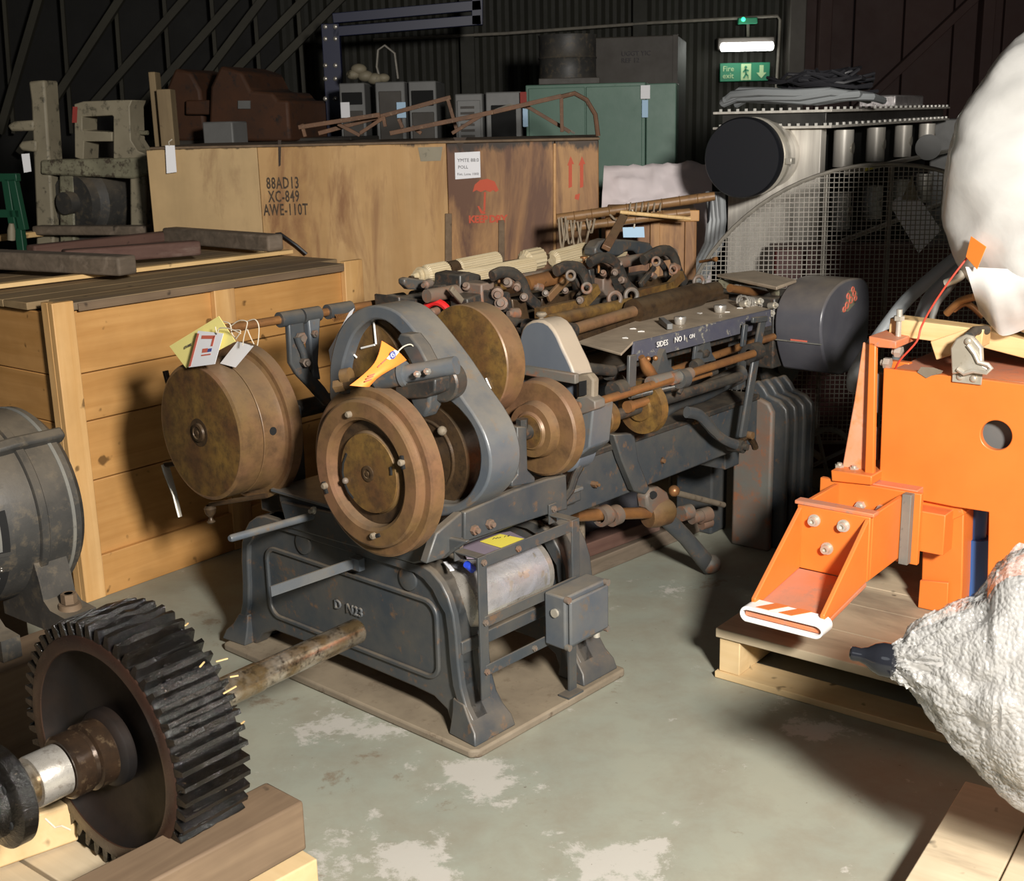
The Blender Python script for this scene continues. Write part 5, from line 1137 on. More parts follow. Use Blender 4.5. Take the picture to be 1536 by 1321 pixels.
# small pins and clamp lever behind the drum
MB().tube([M.A(248, 556, .02), M.A(252, 572, .02)], .010, 10).build('drum_pin', 'darkrust', t); MB().tube([M.A(252, 572, .02), M.A(300, 600, .03)], .012, 8).build('pin_arm', 'darkrust', t)
MB().tube([M.A(x, y, .0) for x, y in ((247, 696), (250, 706), (262, 742), (270, 775))], [.014, .015, .010, .008], 10, .5).build('clamp_lever', 'zinc', t)
MB().tube([M.A(247, 697, .0), M.A(300, 690, .06)], .010, 10).build('lever_pivot', 'darkrust', t)
p = M.A(315, 762, -.02); MB().lathe(p+Vector((0, 0, .01)), (0, 0, -1), [(0, .012), (.01, .020), (.028, .016), (.04, .006), (.048, .007), (.055, .014), (.06, .010), (.06, 0)], 20).build('grease_cup', 'darkrust', t)
MB().tube([p+Vector((0, 0, .012)), M.A(400, 743, .05)], .008, 8).build('grease_pipe', 'darkrust', t)
# --- big looped guard casting
outer = [(494, 575), (494, 550), (499, 522), (508, 495), (524, 473), (545, 461), (566, 458), (590, 465), (610, 482), (640, 519), (665, 553), (690, 592), (712, 624), (728, 655), (736, 690), (732, 722), (716, 748), (690, 766), (655, 775), (610, 765), (570, 735), (530, 685), (505, 630), (494, 595)]
inner = [(512, 575), (513, 552), (519, 528), (528, 505), (540, 490), (553, 481), (567, 479), (582, 484), (597, 497), (622, 525), (645, 556), (668, 595), (690, 616), (708, 640), (718, 670), (719, 698), (713, 722), (697, 747), (672, 757), (630, 748), (590, 718), (550, 672), (524, 625), (513, 597)]
OO = smn(mA(.09, outer+[outer[0]]), 90)[:-1]; II = smn(mA(.09, inner+[inner[0]]), 90)[:-1]
MB().band(OO, II, (.12, 0, 0)).build('guard_loop', 'bluelight', t, .006)
UY, UZ = M.A(563, 552, .15).y, M.A(563, 552, .15).z
uw = fl([(.13, 0), (.13, .135), (.14, .14), (.14, .158), (.19, .158), (.19, 0)], 'upper_gear', 'rust2', None, (0, UY, UZ), 60)
mb = MB(); 
for (x0, y0, x1, y1) in ((560, 474, 564, 516), (542, 522, 562, 517), (531, 532, 535, 536)): mb.tube([M.A(x0, y0, .126), M.A(x1, y1, .126)], .003, 6)
mb.build('chalk_mark', 'chip', uw)
lw = fl([(.13, 0), (.13, .098), (.127, .100), (.127, .104), (.134, .106), (.134, .150), (.20, .150), (.20, 0)], 'lower_pulley', 'darkrust', None, (0, FY, FZ), 60)
MB().ball(M.A(663, 646, .12), .014).build('pulley_bolt', 'dirtplate', lw)
fl([(.06, 0), (.06, .042), (.13, .042), (.13, 0)], 'shaft_boss', 'darkiron', None, (0, FY, FZ), 28)
# --- cross shaft bracket in front of the loop
c0, c1 = M.A(515, 577, -.085), M.A(688, 547, .035); ax = (c1-c0)
def along(u_): return c0+ax*u_
MB().tube([along(.28), along(.98)], .024, 24).build('cross_sleeve', 'bluelight', t); MB().tube([along(.30), along(.52)], .029, 24).build('sleeve_collar', 'blue', t)
MB().tube([along(.52), along(.56)], .034, 24).build('collar_ring', 'bluelight', t)
MB().tube([along(-.05), along(.30)], .014, 16).build('cross_spindle', 'darkrust', t)
mb = MB(); mb.lathe(along(-.07), ax, [(0, .012), (0, .018), (.03, .018), (.03, .012)], 6); mb.lathe(along(.02)+Vector((0, .01, .02)), ax, [(0, 0), (0, .021), (.025, .021), (.025, 0)], 20); mb.build('spindle_nut', 'rust', t)
MB().prism([along(-.02)+Vector((0, 0, .0)), along(.28)+Vector((0, 0, -.01)), along(.26)+Vector((0, 0, -.03)), along(0)+Vector((0, 0, -.028))], (0, .02, 0)).build('spindle_arm', 'darkiron', t, .004)
MB().prism(mA(-.0, [(594, 508), (599, 500), (614, 502), (628, 520), (641, 545), (648, 562), (622, 568), (616, 545), (604, 524)]), (.045, 0, 0)).build('upright_arm', 'blue', t, .006)
MB().prism(mA(-.035, [(592, 578), (652, 568), (652, 590), (640, 596), (610, 599), (592, 592)]), (.06, 0, 0)).build('clamp_block', 'darkiron', t, .006)
MB().prism(mA(-.02, [(612, 592), (645, 587), (643, 612), (635, 628), (622, 620)]), (.05, 0, 0)).build('lower_web', 'blue', t, .008)
MB().lathe(M.A(666, 572, .03), (-1, -.25, 0), [(-.03, 0), (-.03, .052), (.015, .052), (.02, .047), (.02, 0)], 30).build('cam_disc', 'darkiron', t)
mb = MB(); mb.hexbolt(M.A(628, 561, -.04), (-1, 0, .2), .009, .008, .006); mb.hexbolt(M.A(643, 557, -.03), (-1, 0, .2), .009, .008, .006); mb.build('clamp_bolt', 'steel', t)
MB().prism(mA(-.07, [(541, 590), (553, 596), (556, 610), (551, 612)]), (.012, 0, 0)).build('wooden_chip', 'rust2', t)
# --- rod with forked hangers above the drum
rz = 1.107; RB = .95
MB().tube([(-.09, RB, rz), (.80, RB, rz)], .0135, 14).build('shifter_rod', 'bronze', t)
h0 = M.B(445, 470, RB).x
for (pxa, pxb) in ((424, 456), (459, 484), (497, 532), (589, 612)):
    a_, b_ = M.B(pxa, 475, RB-.02).x, M.B(pxb, 470, RB-.02).x; MB().lathe((a_, RB, rz), (1, 0, 0), [(0, 0), (0, .024), (b_-a_, .024), (b_-a_, 0)], 24).build('hanger_sleeve', 'blue', t)
MB().prism(mB(.935, [(432, 475), (455, 470), (458, 500), (456, 530), (466, 555), (488, 580), (505, 605), (490, 610), (468, 585), (446, 562), (436, 545), (434, 510)]), (0, .022, 0)).build('hanger_arm', 'blue', t, .006)
MB().prism(mB(.930, [(462, 475), (482, 470), (480, 500), (478, 545), (482, 570), (470, 566), (466, 520)]), (0, .03, 0)).build('hanger_arm', 'bluelight', t, .006)
MB().tube(mB(.925, [(446, 505), (448, 512), (455, 528), (458, 541)]), .012, 10).build('link_plate', 'blue', t)
mb = MB(); mb.hexbolt(M.B(450, 507, .93), (0, -1, 0), .020, .012, .008); mb.hexbolt(M.B(455, 542, .93), (-.3, -1, 0), .014, .03, .012); mb.hexbolt(M.B(471, 500, .925), (0, -1, 0), .012, .01, .006); mb.build('hanger_bolt', 'rustplate', t)
sp = [M.B(500+36*k/60, 476-4*k/60, .93)+Vector((0, .012*math.sin(k*1.6), .012*math.cos(k*1.6))) for k in range(61)]; MB().tube(sp, .0025, 5).build('coil_spring', 'bronze', t)
MB().tube([M.B(620, 447, .90), M.B(650, 440, .90)], .026, 20).build('rod_socket', 'darkiron', t)
# --- third wheel, bearing post, fourth wheel
TY, TZ = M.A(697, 543, .33).y, M.A(697, 543, .33).z
RA = (M.A(697, 459, .33).z-M.A(697, 628, .33).z)/2
fl([(.33, 0), (.33, RA-.004), (.335, RA), (.405, RA), (.410, RA-.004), (.41, 0)], 'large_wheel', 'rust', None, (0, TY, TZ))
fl([(.3295, 0), (.3292, RA*.97), (.33, RA*.985)], 'wheel_face', 'rust2', t.children[-1], (0, TY, TZ))
MB().beam(M.A(729, 567, .325), M.A(736, 583, .325), .001, .006, (1, 0, 0)).build('chalk_streak', 'chip', t)
MB().prism(mB(.13, [(776, 640), (790, 640), (792, 705), (803, 716), (803, 724), (768, 730), (768, 722), (777, 712)]), (0, .06, 0)).build('bearing_post', 'blue', t, .004)
mb = MB(); p = M.B(783, 634, .16); mb.lathe(p, (0, 0, 1), [(-.02, 0), (-.02, .018), (.012, .018), (.012, 0)], 6); mb.build('post_nut', 'darkiron', t)
WY, WZ = M.A(806, 643, .47).y, M.A(806, 643, .47).z; RW = (M.A(806, 570, .47).z-M.A(806, 716, .47).z)/2
fl([(.43, 0), (.43, .052), (.437, .058), (.437, .078), (.455, .082), (.47, .085), (.47, RW-.012), (.476, RW-.005), (.51, RW), (.515, RW-.01), (.515, 0)], 'cam_wheel', 'rust', None, (0, WY, WZ))
fl([(.4295, 0), (.429, .048), (.431, .05)], 'cam_hub', 'rust2', t.children[-1], (0, WY, WZ))
fl([(.2, 0), (.2, .022), (.7, .022), (.7, 0)], 'cam_shaft', 'darkiron', None, (0, WY, WZ), 20)
# --- second cover: blue-grey hood with dusty top
hood = smn(mA(.60, [(778, 640), (777, 540), (779, 505), (786, 488), (800, 480), (818, 482), (832, 497), (845, 525), (860, 558), (868, 600), (868, 690), (850, 710)]), 40)
MB().prism(hood, (.09, 0, 0)).build('hood_cover', 'cover_tan', t, .008)
MB().lathe(M.A(812, 480, .645), (0, 0, 1), [(-.005, .008), (.006, .008), (.008, .007), (.012, .015), (.018, .018), (.024, .014), (.026, 0)], 20).build('hood_knob', 'dirtplate', t)
k0, k1 = M.A(788, 555, .56), M.A(866, 568, .56)
MB().beam(k0, k1, .02, .03).build('hood_bar', 'rustplate', t, .004)
mb = MB(); mb.prism(mA(.575, [(864, 562), (882, 560), (890, 570), (889, 600), (894, 610), (880, 616), (864, 610)]), (.03, 0, 0)); mb.build('hood_latch', 'dirtplate', t, .006)
MB().prism(mA(.56, [(858, 600), (880, 594), (892, 602), (893, 614), (872, 622), (858, 616)]), (.05, 0, 0)).build('rod_bracket', 'rustplate', t, .004)
MB().prism(mA(.568, [(870, 572), (880, 570), (880, 592), (870, 594)]), (-.004, 0, 0)).build('latch_window', 'void', t)
pa('hood_base', .575, [(866, 618), (890, 610), (884, 672), (862, 690), (850, 688)], .10, 'bluelight')
MB().lathe(M.A(868, 608, .555), (-1, 0, 0), [(0, .012), (.01, .012), (.01, 0)], 18).build('bracket_pin', 'rust', t)
# --- long back beam, its leg, floor lever, small segment wheel
MB().rng(.60, 1.78, .20, .26, .49, .675).build('long_beam', 'blue', t, .006); MB().rng(.60, 1.78, .19, .40, .66, .680).build('beam_shelf', 'darkiron', t, .004)
MB().rng(.60, 1.78, .85, .91, .49, .675).build('rear_beam', 'blue', t, .006)
MB().rng(1.66, 1.76, .26, .86, .40, .66).build('cross_frame', 'blue', t, .006); MB().rng(1.60, 1.72, .78, .92, 0, .5).build('rear_leg', 'blue', t, .006); 
MB().rng(.98, 1.80, .72, .74, .06, .64).build('back_panel', 'grey', t, .004)
pb('beam_leg', .165, [(921, 652), (952, 650), (958, 690), (975, 733), (968, 742), (952, 736), (933, 690)], .03, 'blue')
mb = MB(); mb.hexbolt(M.B(862, 700, .2), (0, -1, 0), .016, .02, .01); mb.hexbolt(M.B(888, 725, .2), (0, -1, 0), .010, .02, .01); mb.hexbolt(M.B(1040, 632, .2), (0, -1, 0), .012, .01, .01); mb.hexbolt(M.B(990, 690, .21), (0, -1, 0), .014, .01, .01); mb.build('beam_bolt', 'rust', t)
MB().tube(mB(.13, [(846, 748), (856, 735), (862, 715), (870, 700)]), .012, 8).build('hook_arm', 'darkiron', t)
SY, SZ = M.A(957, 612, .90).y, M.A(957, 612, .90).z
sw = fl([(.90, .0), (.90, .042), (.91, .044), (.91, .085), (.94, .088), (.945, .083), (.945, 0)], 'segment_wheel', 'rust2', None, (0, SY, SZ), 56)
fl([(.70, 0), (.70, .050), (.705, .053), (.74, .053), (.74, 0)], 'small_pulley', 'rust2', None, (0, M.A(898, 628, .7).y, M.A(898, 628, .7).z), 40)
fl([(.7, 0), (.7, .018), (1.5, .018), (1.5, 0)], 'pulley_shaft', 'darkiron', None, (0, SY, SZ), 16)
mb = MB(); c_ = M.A(955, 606, .86); mb.lathe(c_, (-1, 0, 0), [(-.05, 0), (-.05, .014), (.03, .014), (.03, .019), (.05, .019), (.05, 0)], 18); mb.build('crank_pin', 'bronze', sw)
# curved lever from the beam
MB().tube(smn(mB(.12, [(1030, 618), (1048, 622), (1064, 638), (1080, 655), (1096, 664), (1108, 668)]), 16), [.020]*8+[.017]*8, 10, .7).build('curved_lever', 'blue', t)
mb = MB(); mb.lathe(M.B(1105, 668, .13), (0, -1, 0), [(-.03, 0), (-.03, .024), (.03, .024), (.03, .012), (.045, .012), (.045, 0)], 22); mb.build('lever_boss', 'darkiron', t)
MB().tube(smn(mB(.11, [(1112, 660), (1122, 655), (1130, 664), (1133, 672)]), 8), .012, 8).build('lever_hook', 'darkrust', t)
MB().lathe(M.B(1122, 652, .10), (0, -1, 0), [(0, 0), (0, .014), (.02, .014), (.02, 0)], 14).build('hook_bolt', 'rust', t)
# tall link from rod clamp down to the lever
MB().beam(M.B(1134, 530, .08), M.B(1113, 656, .10), .016, .042, (1, 0, 0)).build('tall_link', 'blue', t, .006)
MB().beam(M.B(1134, 530, .08), M.B(1144, 478, .11), .012, .035, (1, 0, 0)).build('tall_link', 'blue', t, .004)
MB().lathe(M.B(1130, 528, .07), (1, 0, 0), [(-.03, .014), (-.03, .032), (.03, .032), (.03, .014)], 28).build('rod_clamp', 'darkiron', t)
# front rods
r0, r1 = M.B(893, 604, .05), M.B(1130, 530, .05)
MB().tube([r0, r1], .0135, 14).build('front_rod', 'bronze', t)
MB().tube([r0.lerp(r1, .44), r0.lerp(r1, .56)], .020, 16).build('rod_sleeve', 'rustplate', t)
MB().tube([M.B(975, 575, .06), M.B(1020, 563, .06)], .022, 14).build('rod_sleeve', 'rustplate', t)
MB().lathe(M.B(1022, 568, .05), (1, 0, -.05), [(-.018, .014), (-.018, .030), (.018, .030), (.018, .014)], 26).build('clamp_ring', 'blue', t)
MB().tube([M.B(1024, 578, .05), M.B(1018, 590, .05)], .008, 8).build('ring_screw', 'darkiron', t)
MB().tube([M.B(1020, 575, .10), M.B(1070, 559, .10)], .007, 10).build('short_rod', 'bronze', t); MB().tube([M.B(1066, 560, .10), M.B(1074, 557, .10)], .011, 10).build('rod_nut', 'darkiron', t)
MB().tube([M.B(925, 585, .25), M.B(1110, 520, .25), M.B(1160, 505, .25)], .014, 12).build('rear_rod', 'bronze', t)
MB().tube([M.B(875, 552, .16), M.B(920, 556, .16)], .018, 14).build('rear_spindle', 'darkiron', t)
mb = MB()
for k in range(40): mb.torus(M.B(945, 580, .07).lerp(M.B(1012, 566, .07), k/40.)-Vector((0, 0, .03)), (1, 0, 0), .008, .002, 8, rs=4)
mb.build('roller_chain', 'darkiron', t)
mb = MB()
for (px, py, s) in ((925, 575, .030), (938, 590, .022), (915, 560, .022), (985, 555, .02), (1045, 548, .024), (1055, 530, .018), (1095, 545, .016), (880, 575, .018)):
    p = M.B(px, py, .18); mb.lathe(p, (1, .2*s*10, 0), [(-.02, 0), (-.02, s*.8), (-.01, s), (.012, s), (.02, s*.7), (.03, s*.6), (.03, 0)], 16)
mb.build('bearing_boss', 'darkiron', t)
mb = MB(); mb.tube(smn(mB(.09, [(962, 535), (968, 548), (976, 560), (985, 568)]), 8), [.010, .014, .018, .02, .02, .018, .016, .014], 10); mb.ball(M.B(972, 538, .09), .009); mb.ball(M.B(983, 537, .09), .009); mb.build('knuckle', 'bronze', t)
mb = MB(); mb.prism(mB(.14, [(994, 530), (998, 523), (1003, 546), (1012, 556), (985, 562)]), (0, .03, 0)); mb.prism(mB(.17, [(1058, 512), (1064, 506), (1068, 530), (1074, 540), (1050, 545)]), (0, .03, 0)); mb.build('pawl', 'blue', t, .004)
# hangers below the table
for (x0, y0, x1, y1, b_, w_) in ((948, 532, 946, 594, .06, .038), (1118, 486, 1114, 520, .14, .026), (1046, 505, 1042, 540, .2, .026), (1128, 480, 1150, 478, .1, .02)):
    MB().beam(M.B(x0, y0, b_), M.B(x1, y1, b_), .012, w_, (1, 0, 0)).build('table_hanger', 'blue', t, .003)
MB().lathe(M.B(928, 585, .07), (1, 0, 0), [(-.03, 0), (-.03, .030), (.02, .030), (.02, 0)], 22).build('rod_bearing', 'darkiron', t)
# --- table sheet
tz = 1.0
tp = [M.Z(x, y, tz) for x, y in ((866, 512), (932, 530), (950, 512), (1155, 463), (1080, 446), (990, 468))]
MB().prism(tp, (0, 0, -.008)).build('table_sheet', 'sheet', t, .002)
f0, f1 = M.Z(950, 512.5, tz), M.Z(1155, 463.5, tz); f0.y -= .004; f1.y -= .004; f2 = Vector((f1.x, f1.y-.006, tz-.060)); f3 = Vector((f0.x-.03, f0.y-.012, tz-.060))
fs = MB().prism([f0, f1, f2, f3], (0, .008, 0)).build('table_fascia', 'fascia', t, .002)
mb = MB(); mb.text('SIDES', .026, M.B(985, 521, .152), (f1-f0), (0, 0, 1), .0006); mb.text('NO 1', .026, M.B(1012, 514, .151), (f1-f0), (0, 0, 1), .0006); mb.text('ON', .020, M.B(1034, 508, .150), (f1-f0), (0, 0, 1), .0006)
mb.build('painted_lettering', 'chip', fs, smooth=0)
mb = MB(); random.seed(21)
for (px, py) in ((950, 493), (962, 497), (1000, 488), (1050, 470), (1090, 468), (1110, 462), (1130, 458), (938, 507)):
    p = M.Z(px, py, tz+.001); a_ = random.random()*3; mb.prism([p+Vector((.016*math.cos(a_+k*2.1)*random.uniform(.5, 1), .012*math.sin(a_+k*2.1), 0)) for k in range(3)], (0, 0, .002))
o = mb.build('paint_flakes', 'chip', smooth=0); one(o, M, 'white paint flakes scattered on the dusty machine table', 'flakes'); o['kind'] = 'stuff'
for px, py, s, lb in ((1020, 486, .022, 'bright chrome cup nearest the front of the machine table'), (1080, 468, .024, 'bright chrome cup further back on the machine table')):
    one(MB().lathe(M.Z(px, py, tz+.001), (0, 0, 1), [(0, 0), (0, s*.8), (.02, s), (.026, s*.9), (.028, 0)], 24).build('chrome_cup', 'steel'), M, lb, 'cup')
one(MB().beam(M.Z(992, 480, tz+.012), M.Z(1005, 490, tz+.012), .02, .02).build('grey_peg', 'cabgrey', bevel=.003), M, 'short pale grey peg lying on the machine table', 'peg')
# --- grease-brown rollers and angle rails of the upper works
def rl(nm, p0, p1, b, r, mt='darkrust', seg=20): return MB().tube([M.B(*p0, b), M.B(*p1, b)], r, seg).build(nm, mt, t)
rl('lower_roller', (950, 467), (1048, 441), .42, .044); rl('lower_roller', (1049, 441), (1074, 435), .42, .034)
rl('roller_shaft', (860, 494), (950, 467), .42, .020, 'rust'); rl('angle_tube', (820, 482), (945, 455), .50, .022, 'rust2'); rl('feed_rod', (790, 490), (860, 496), .40, .026, 'darkiron')
def rail(nm, pts, b, wd, ht, mt):
    mb = MB(); P_ = mB(b, pts)
    for i in range(len(P_)-1): mb.beam(P_[i], P_[i+1], wd, ht)
    return mb.build(nm, mt, t, .003)
rail('angle_rail', [(806, 470), (874, 455), (895, 432)], .52, .025, .035, 'rust2'); rail('angle_rail', [(808, 453), (872, 440)], .66, .03, .03, 'darkrust')
rail('angle_rail', [(950, 443), (1005, 430), (1022, 412)], .52, .025, .035, 'rust2'); rail('angle_rail', [(958, 428), (1003, 418)], .66, .03, .03, 'darkrust')
rail('brace_bar', [(822, 448), (856, 412)], .60, .014, .028, 'rust'); rail('brace_bar', [(960, 428), (982, 400)], .60, .014, .022, 'darkiron'); rail('brace_bar', [(693, 452), (676, 432)], .62, .012, .02, 'dirtplate')
rl('upper_shaft', (640, 444), (1010, 380), .70, .022, 'rustplate'); rl('upper_shaft', (788, 426), (840, 414), .62, .026, 'bronze')
def arm(pts, b, r, mt='darkiron'): return MB().tube(smn(mB(b, pts), 18), r, 10, .8).build('arched_arm', mt, t)
arm([(738, 414), (752, 408), (770, 410), (784, 424), (792, 445), (806, 458)], .56, .019); arm([(834, 406), (850, 400), (868, 402), (878, 416), (882, 432), (890, 446)], .56, .021)
arm([(884, 394), (900, 386), (918, 390), (930, 404), (938, 424), (952, 438)], .56, .019); arm([(965, 390), (985, 378), (1002, 376), (1012, 388), (1016, 404), (1026, 424)], .56, .021)
arm([(862, 410), (868, 424), (874, 436), (868, 446)], .60, .014); arm([(990, 392), (998, 404), (1000, 414), (1008, 422)], .60, .013)
for (px, py, r_) in ((922, 448, .034), (947, 443, .034), (1048, 422, .030), (856, 413, .022), (984, 392, .022), (1010, 404, .022), (880, 432, .024)):
    MB().torus(M.B(px, py, .50), (-.6, -1, .1), r_*.66, r_*.24, 26).build('lug_ring', 'rustplate', t)
# knobs, blocks, castings at the near end
def blk(nm, b, pts, dep, mt='darkiron', bv=.006): return MB().prism(mB(b, pts), (0, dep, 0)).build(nm, mt, t, bv)
blk('hand_lever', .80, [(606, 418), (612, 416), (662, 424), (664, 436), (640, 436), (614, 434), (606, 426)], .03, 'blue')
blk('gear_casing', .74, [(662, 428), (690, 424), (694, 452), (662, 452)], .08); blk('gear_casing', .68, [(690, 412), (706, 408), (722, 412), (724, 446), (706, 452), (690, 448)], .12)
blk('gear_casing', .60, [(722, 426), (742, 422), (744, 470), (728, 478), (722, 460)], .10, 'rustplate'); blk('slide_block', .55, [(742, 436), (766, 438), (770, 466), (744, 472)], .12)
blk('slide_block', .66, [(884, 404), (912, 400), (918, 436), (890, 442)], .10); blk('slide_block', .66, [(736, 428), (760, 424), (762, 436), (738, 440)], .08, 'rust2')
blk('side_casting', .60, [(700, 448), (722, 440), (726, 470), (704, 478)], .08); blk('side_casting', .56, [(768, 448), (790, 452), (796, 480), (772, 484)], .06, 'darkrust')
blk('mount_block', .78, [(598, 444), (640, 450), (640, 480), (618, 482), (600, 468)], .12)
blk('cam_casing', .62, [(905, 418), (915, 412), (922, 430), (925, 442), (912, 446), (905, 436)], .05, 'rustplate')
mb = MB(); random.seed(31)
for (px, py, b_, s) in ((746, 440, .54, .02), (762, 424, .52, .016), (775, 430, .52, .014), (752, 455, .53, .022), (786, 446, .53, .014), (640, 426, .74, .014), (676, 440, .72, .016), (700, 430, .66, .014), (735, 468, .56, .018), (770, 470, .52, .018), (892, 432, .6, .016), (905, 410, .6, .012), (922, 408, .54, .013), (933, 420, .54, .013), (1012, 400, .54, .014), (1018, 418, .54, .016), (978, 412, .6, .012), (818, 440, .56, .012), (806, 430, .6, .014), (848, 436, .6, .012), (650, 468, .70, .014), (715, 470, .62, .016), (930, 395, .56, .010), (870, 450, .5, .013)):
    p = M.B(px, py, b_); d_ = Vector((-1, random.uniform(-1, .2), random.uniform(-.2, .5))); mb.lathe(p, d_, [(-.02, 0), (-.02, s), (.008, s), (.012, s*.6), (.022, s*.55), (.022, 0)], 12)
mb.build('boss_bolts', 'rustplate', t)
for (px, py, b_) in ((748, 408, .60), (876, 388, .64), (898, 384, .62)):
    p = M.B(px, py, b_); MB().lathe(p, (0, 0, 1), [(-.06, .005), (.0, .005), (.002, .014), (.008, .014), (.010, .004), (.010, 0)], 12).build('thumb_screw', 'bronze', t)
MB().lathe(M.B(1050, 385, .62)-Vector((0, .0, .02)), (-.3, -1, .2), [(0, .006), (.08, .006), (.085, .010), (.10, .010), (.10, 0)], 10).build('thumb_screw', 'bronze', t)
rl('rear_bar', (600, 452), (760, 422), .84, .018, 'darkiron'); rl('tension_bar', (690, 470), (790, 486), .48, .015, 'darkiron')
# under the upper works: dark bed of slides that carries it all
MB().rng(.68, 1.80, .42, .92, .90, .93).build('slide_bed', 'darkiron', t, .004); MB().rng(.62, 1.95, .44, .48, .93, 1.02).build('slide_rail', 'darkrust', t, .004)
MB().rng(.62, 1.95, .60, .64, .93, 1.06).build('slide_rail', 'darkiron', t, .004); MB().rng(.60, 1.95, .80, .86, .93, 1.08).build('slide_rail', 'darkiron', t, .004)
for a_ in (.72, 1.30, 1.80):
    for b_ in (.30, .86): MB().rng(a_, a_+.06, b_, b_+.05, .675, .92).build('bed_support', 'blue', t, .005)
MB().rng(.70, 1.9, .22, .42, .90, .92).build('table_support', 'darkiron', t, .004)
mb = MB(); random.seed(41)
for k in range(26):
    a_ = random.uniform(.75, 1.85); b_ = random.uniform(.46, .84); h = random.uniform(.02, .10); mb.box((a_, b_, .93+h/2), (random.uniform(.02, .08), random.uniform(.02, .06), h))
mb.build('small_castings', 'darkrust', t, .004)
lab(MB().torus(M.B(655, 476, .70), (1, .3, 0), .05, .012, 24).build('red_hand_wheel', plain('red_enamel', (.6, .02, .02), .35), t), 'small bright red ring')
# ribbed ivory rollers along the back
def ribbed(nm, p0, p1, b, r, ribs=26):
    A_, B_ = M.B(*p0, b), M.B(*p1, b); d_, x_, y_ = basis(B_-A_); mb = MB(); ra = []
    for P_, kk in ((A_, .6), (A_+d_*.012, 1), (B_-d_*.012, 1), (B_, .6)):
        ra.append([mb.bm.verts.new(P_+(x_*math.cos(q_)+y_*math.sin(q_))*r*kk*(1.0 if i % 2 else .93)) for i, q_ in enumerate([2*math.pi*k/(ribs*2) for k in range(ribs*2)])])
    n_ = ribs*2
    for i in range(3):
        for k in range(n_): mb.bm.faces.new((ra[i][k], ra[i][(k+1) % n_], ra[i+1][(k+1) % n_], ra[i+1][k]))
    mb.bm.faces.new(ra[0]); mb.bm.faces.new(ra[-1]); return mb.build(nm, 'ivory', t, smooth=20)
ribbed('ribbed_roller', (636, 412), (671, 405), 1.0, .034); ribbed('ribbed_roller', (684, 402), (748, 389), 1.02, .032); ribbed('ribbed_roller', (686, 419), (800, 397), .90, .030); ribbed('ribbed_roller', (785, 392), (812, 386), .98, .042, 16)
ribbed('ribbed_roller', (828, 390), (880, 376), .98, .036); ribbed('ribbed_roller', (880, 384), (935, 374), .92, .032)
rl('roller_axle', (615, 418), (940, 366), 1.0, .010, 'darkrust')
MB().tube([M.B(671, 405, 1.0), M.B(684, 402, 1.0)], .030, 20).build('roller_coupling', 'darkrust', t)
MB().lathe(M.B(636, 412, 1.0), (-1, 0, 0), [(0, .028), (.02, .03), (.02, .022), (.035, .022), (.035, .012), (.055, .01), (.055, 0)], 20).build('roller_end', 'ivory', t)
MB().prism(mB(.86, [(893, 372), (900, 362), (912, 358), (950, 360), (975, 364), (985, 378), (960, 384), (952, 376), (942, 376), (930, 384), (893, 384)]), (0, .06, 0)).build('rear_casting', 'blue', t, .008)
MB().beam(M.B(909, 372, .82), M.B(935, 325, .98), .02, .035, (1, 0, 0)).build('rear_strut', 'rust', t, .003)
mb = MB(); 
for a_ in (.85, 1.85): mb.rng(a_, a_+.04, .88, 1.04, .92, 1.13)
mb.build('roller_bracket', 'darkiron', t, .006)
# --- far head: bed lid, springs and the grey curved cover
c_ = [M.Z(x, y, 1.065) for x, y in ((1075, 411), (1165, 430), (1195, 419), (1132, 405))]; MB().prism(c_, (0, 0, -.014)).build('head_lid', 'sheet', t, .004)
MB().prism([M.A(1077, 418, c_[0].x+.0), M.A(1168, 432, c_[0].x+0), M.A(1168, 447, c_[0].x+.0), M.A(1158, 444, c_[0].x), M.A(1148, 432, c_[0].x), M.A(1100, 426, c_[0].x), M.A(1090, 434, c_[0].x), M.A(1077, 430, c_[0].x)], (.012, 0, 0)).build('head_fascia', 'creamdirty', t, .003)
MB().rng(2.04, 2.30, .29, .60, .72, 1.0).build('head_box', 'darkiron', t, .008)
rl('head_spindle', (1095, 432), (1165, 444), .40, .016, 'bronze')
sp = [M.B(1112+24*k/80, 452+5*k/80, .27)+Vector((0, .022*math.sin(k*.55), .022*math.cos(k*.55))) for k in range(81)]; MB().tube(sp, .004, 6).build('coil_spring', 'steel', t)
mb = MB()
for px, py in ((1118, 455), (1138, 452), (1155, 470), (1160, 458)): mb.lathe(M.B(px, py, .24), (-.3, -1, .2), [(-.02, 0), (-.02, .013), (.01, .013), (.01, .008), (.02, .008), (.02, 0)], 12)
mb.build('head_nuts', 'zinc', t)
cvp = smn(mB(.08, [(1243, 560), (1236, 535), (1232, 505), (1233, 478), (1239, 455), (1250, 436), (1266, 422), (1285, 417), (1298, 420), (1304, 436), (1304, 480), (1300, 520), (1288, 548), (1262, 562)]), 60)
cv = MB().prism(cvp, (0, .20, 0)).build('curved_cover', 'grey', t, .008)
e0, e1 = M.B(1236, 516, .08), M.B(1237, 520, .08)
ee = min(cvp, key=lambda p: (p-e0).length)
MB().beam(ee+Vector((-.004, 0, 0)), ee+Vector((-.004, .20, 0)), .006, .004).build('cover_seam', 'greyband', cv)
lab(MB().beam(ee+Vector((-.006, .06, .006)), ee+Vector((-.006, .13, .006)), .004, .006).build('seam_tape', 'tag_red', cv), 'red strip on the seam')
mb = MB()
for (px, py, r_) in ((1270, 458, .012), (1276, 450, .012), (1272, 444, .010), (1281, 440, .010), (1279, 434, .009), (1283, 447, .009), (1266, 464, .009)):
    p = M.B(px, py, .079); mb.torus(p, (0, -1, 0), r_, .0035, 14, rs=5)
lab(mb.build('emblem', 'tag_red', cv), 'worn red and cream emblem')
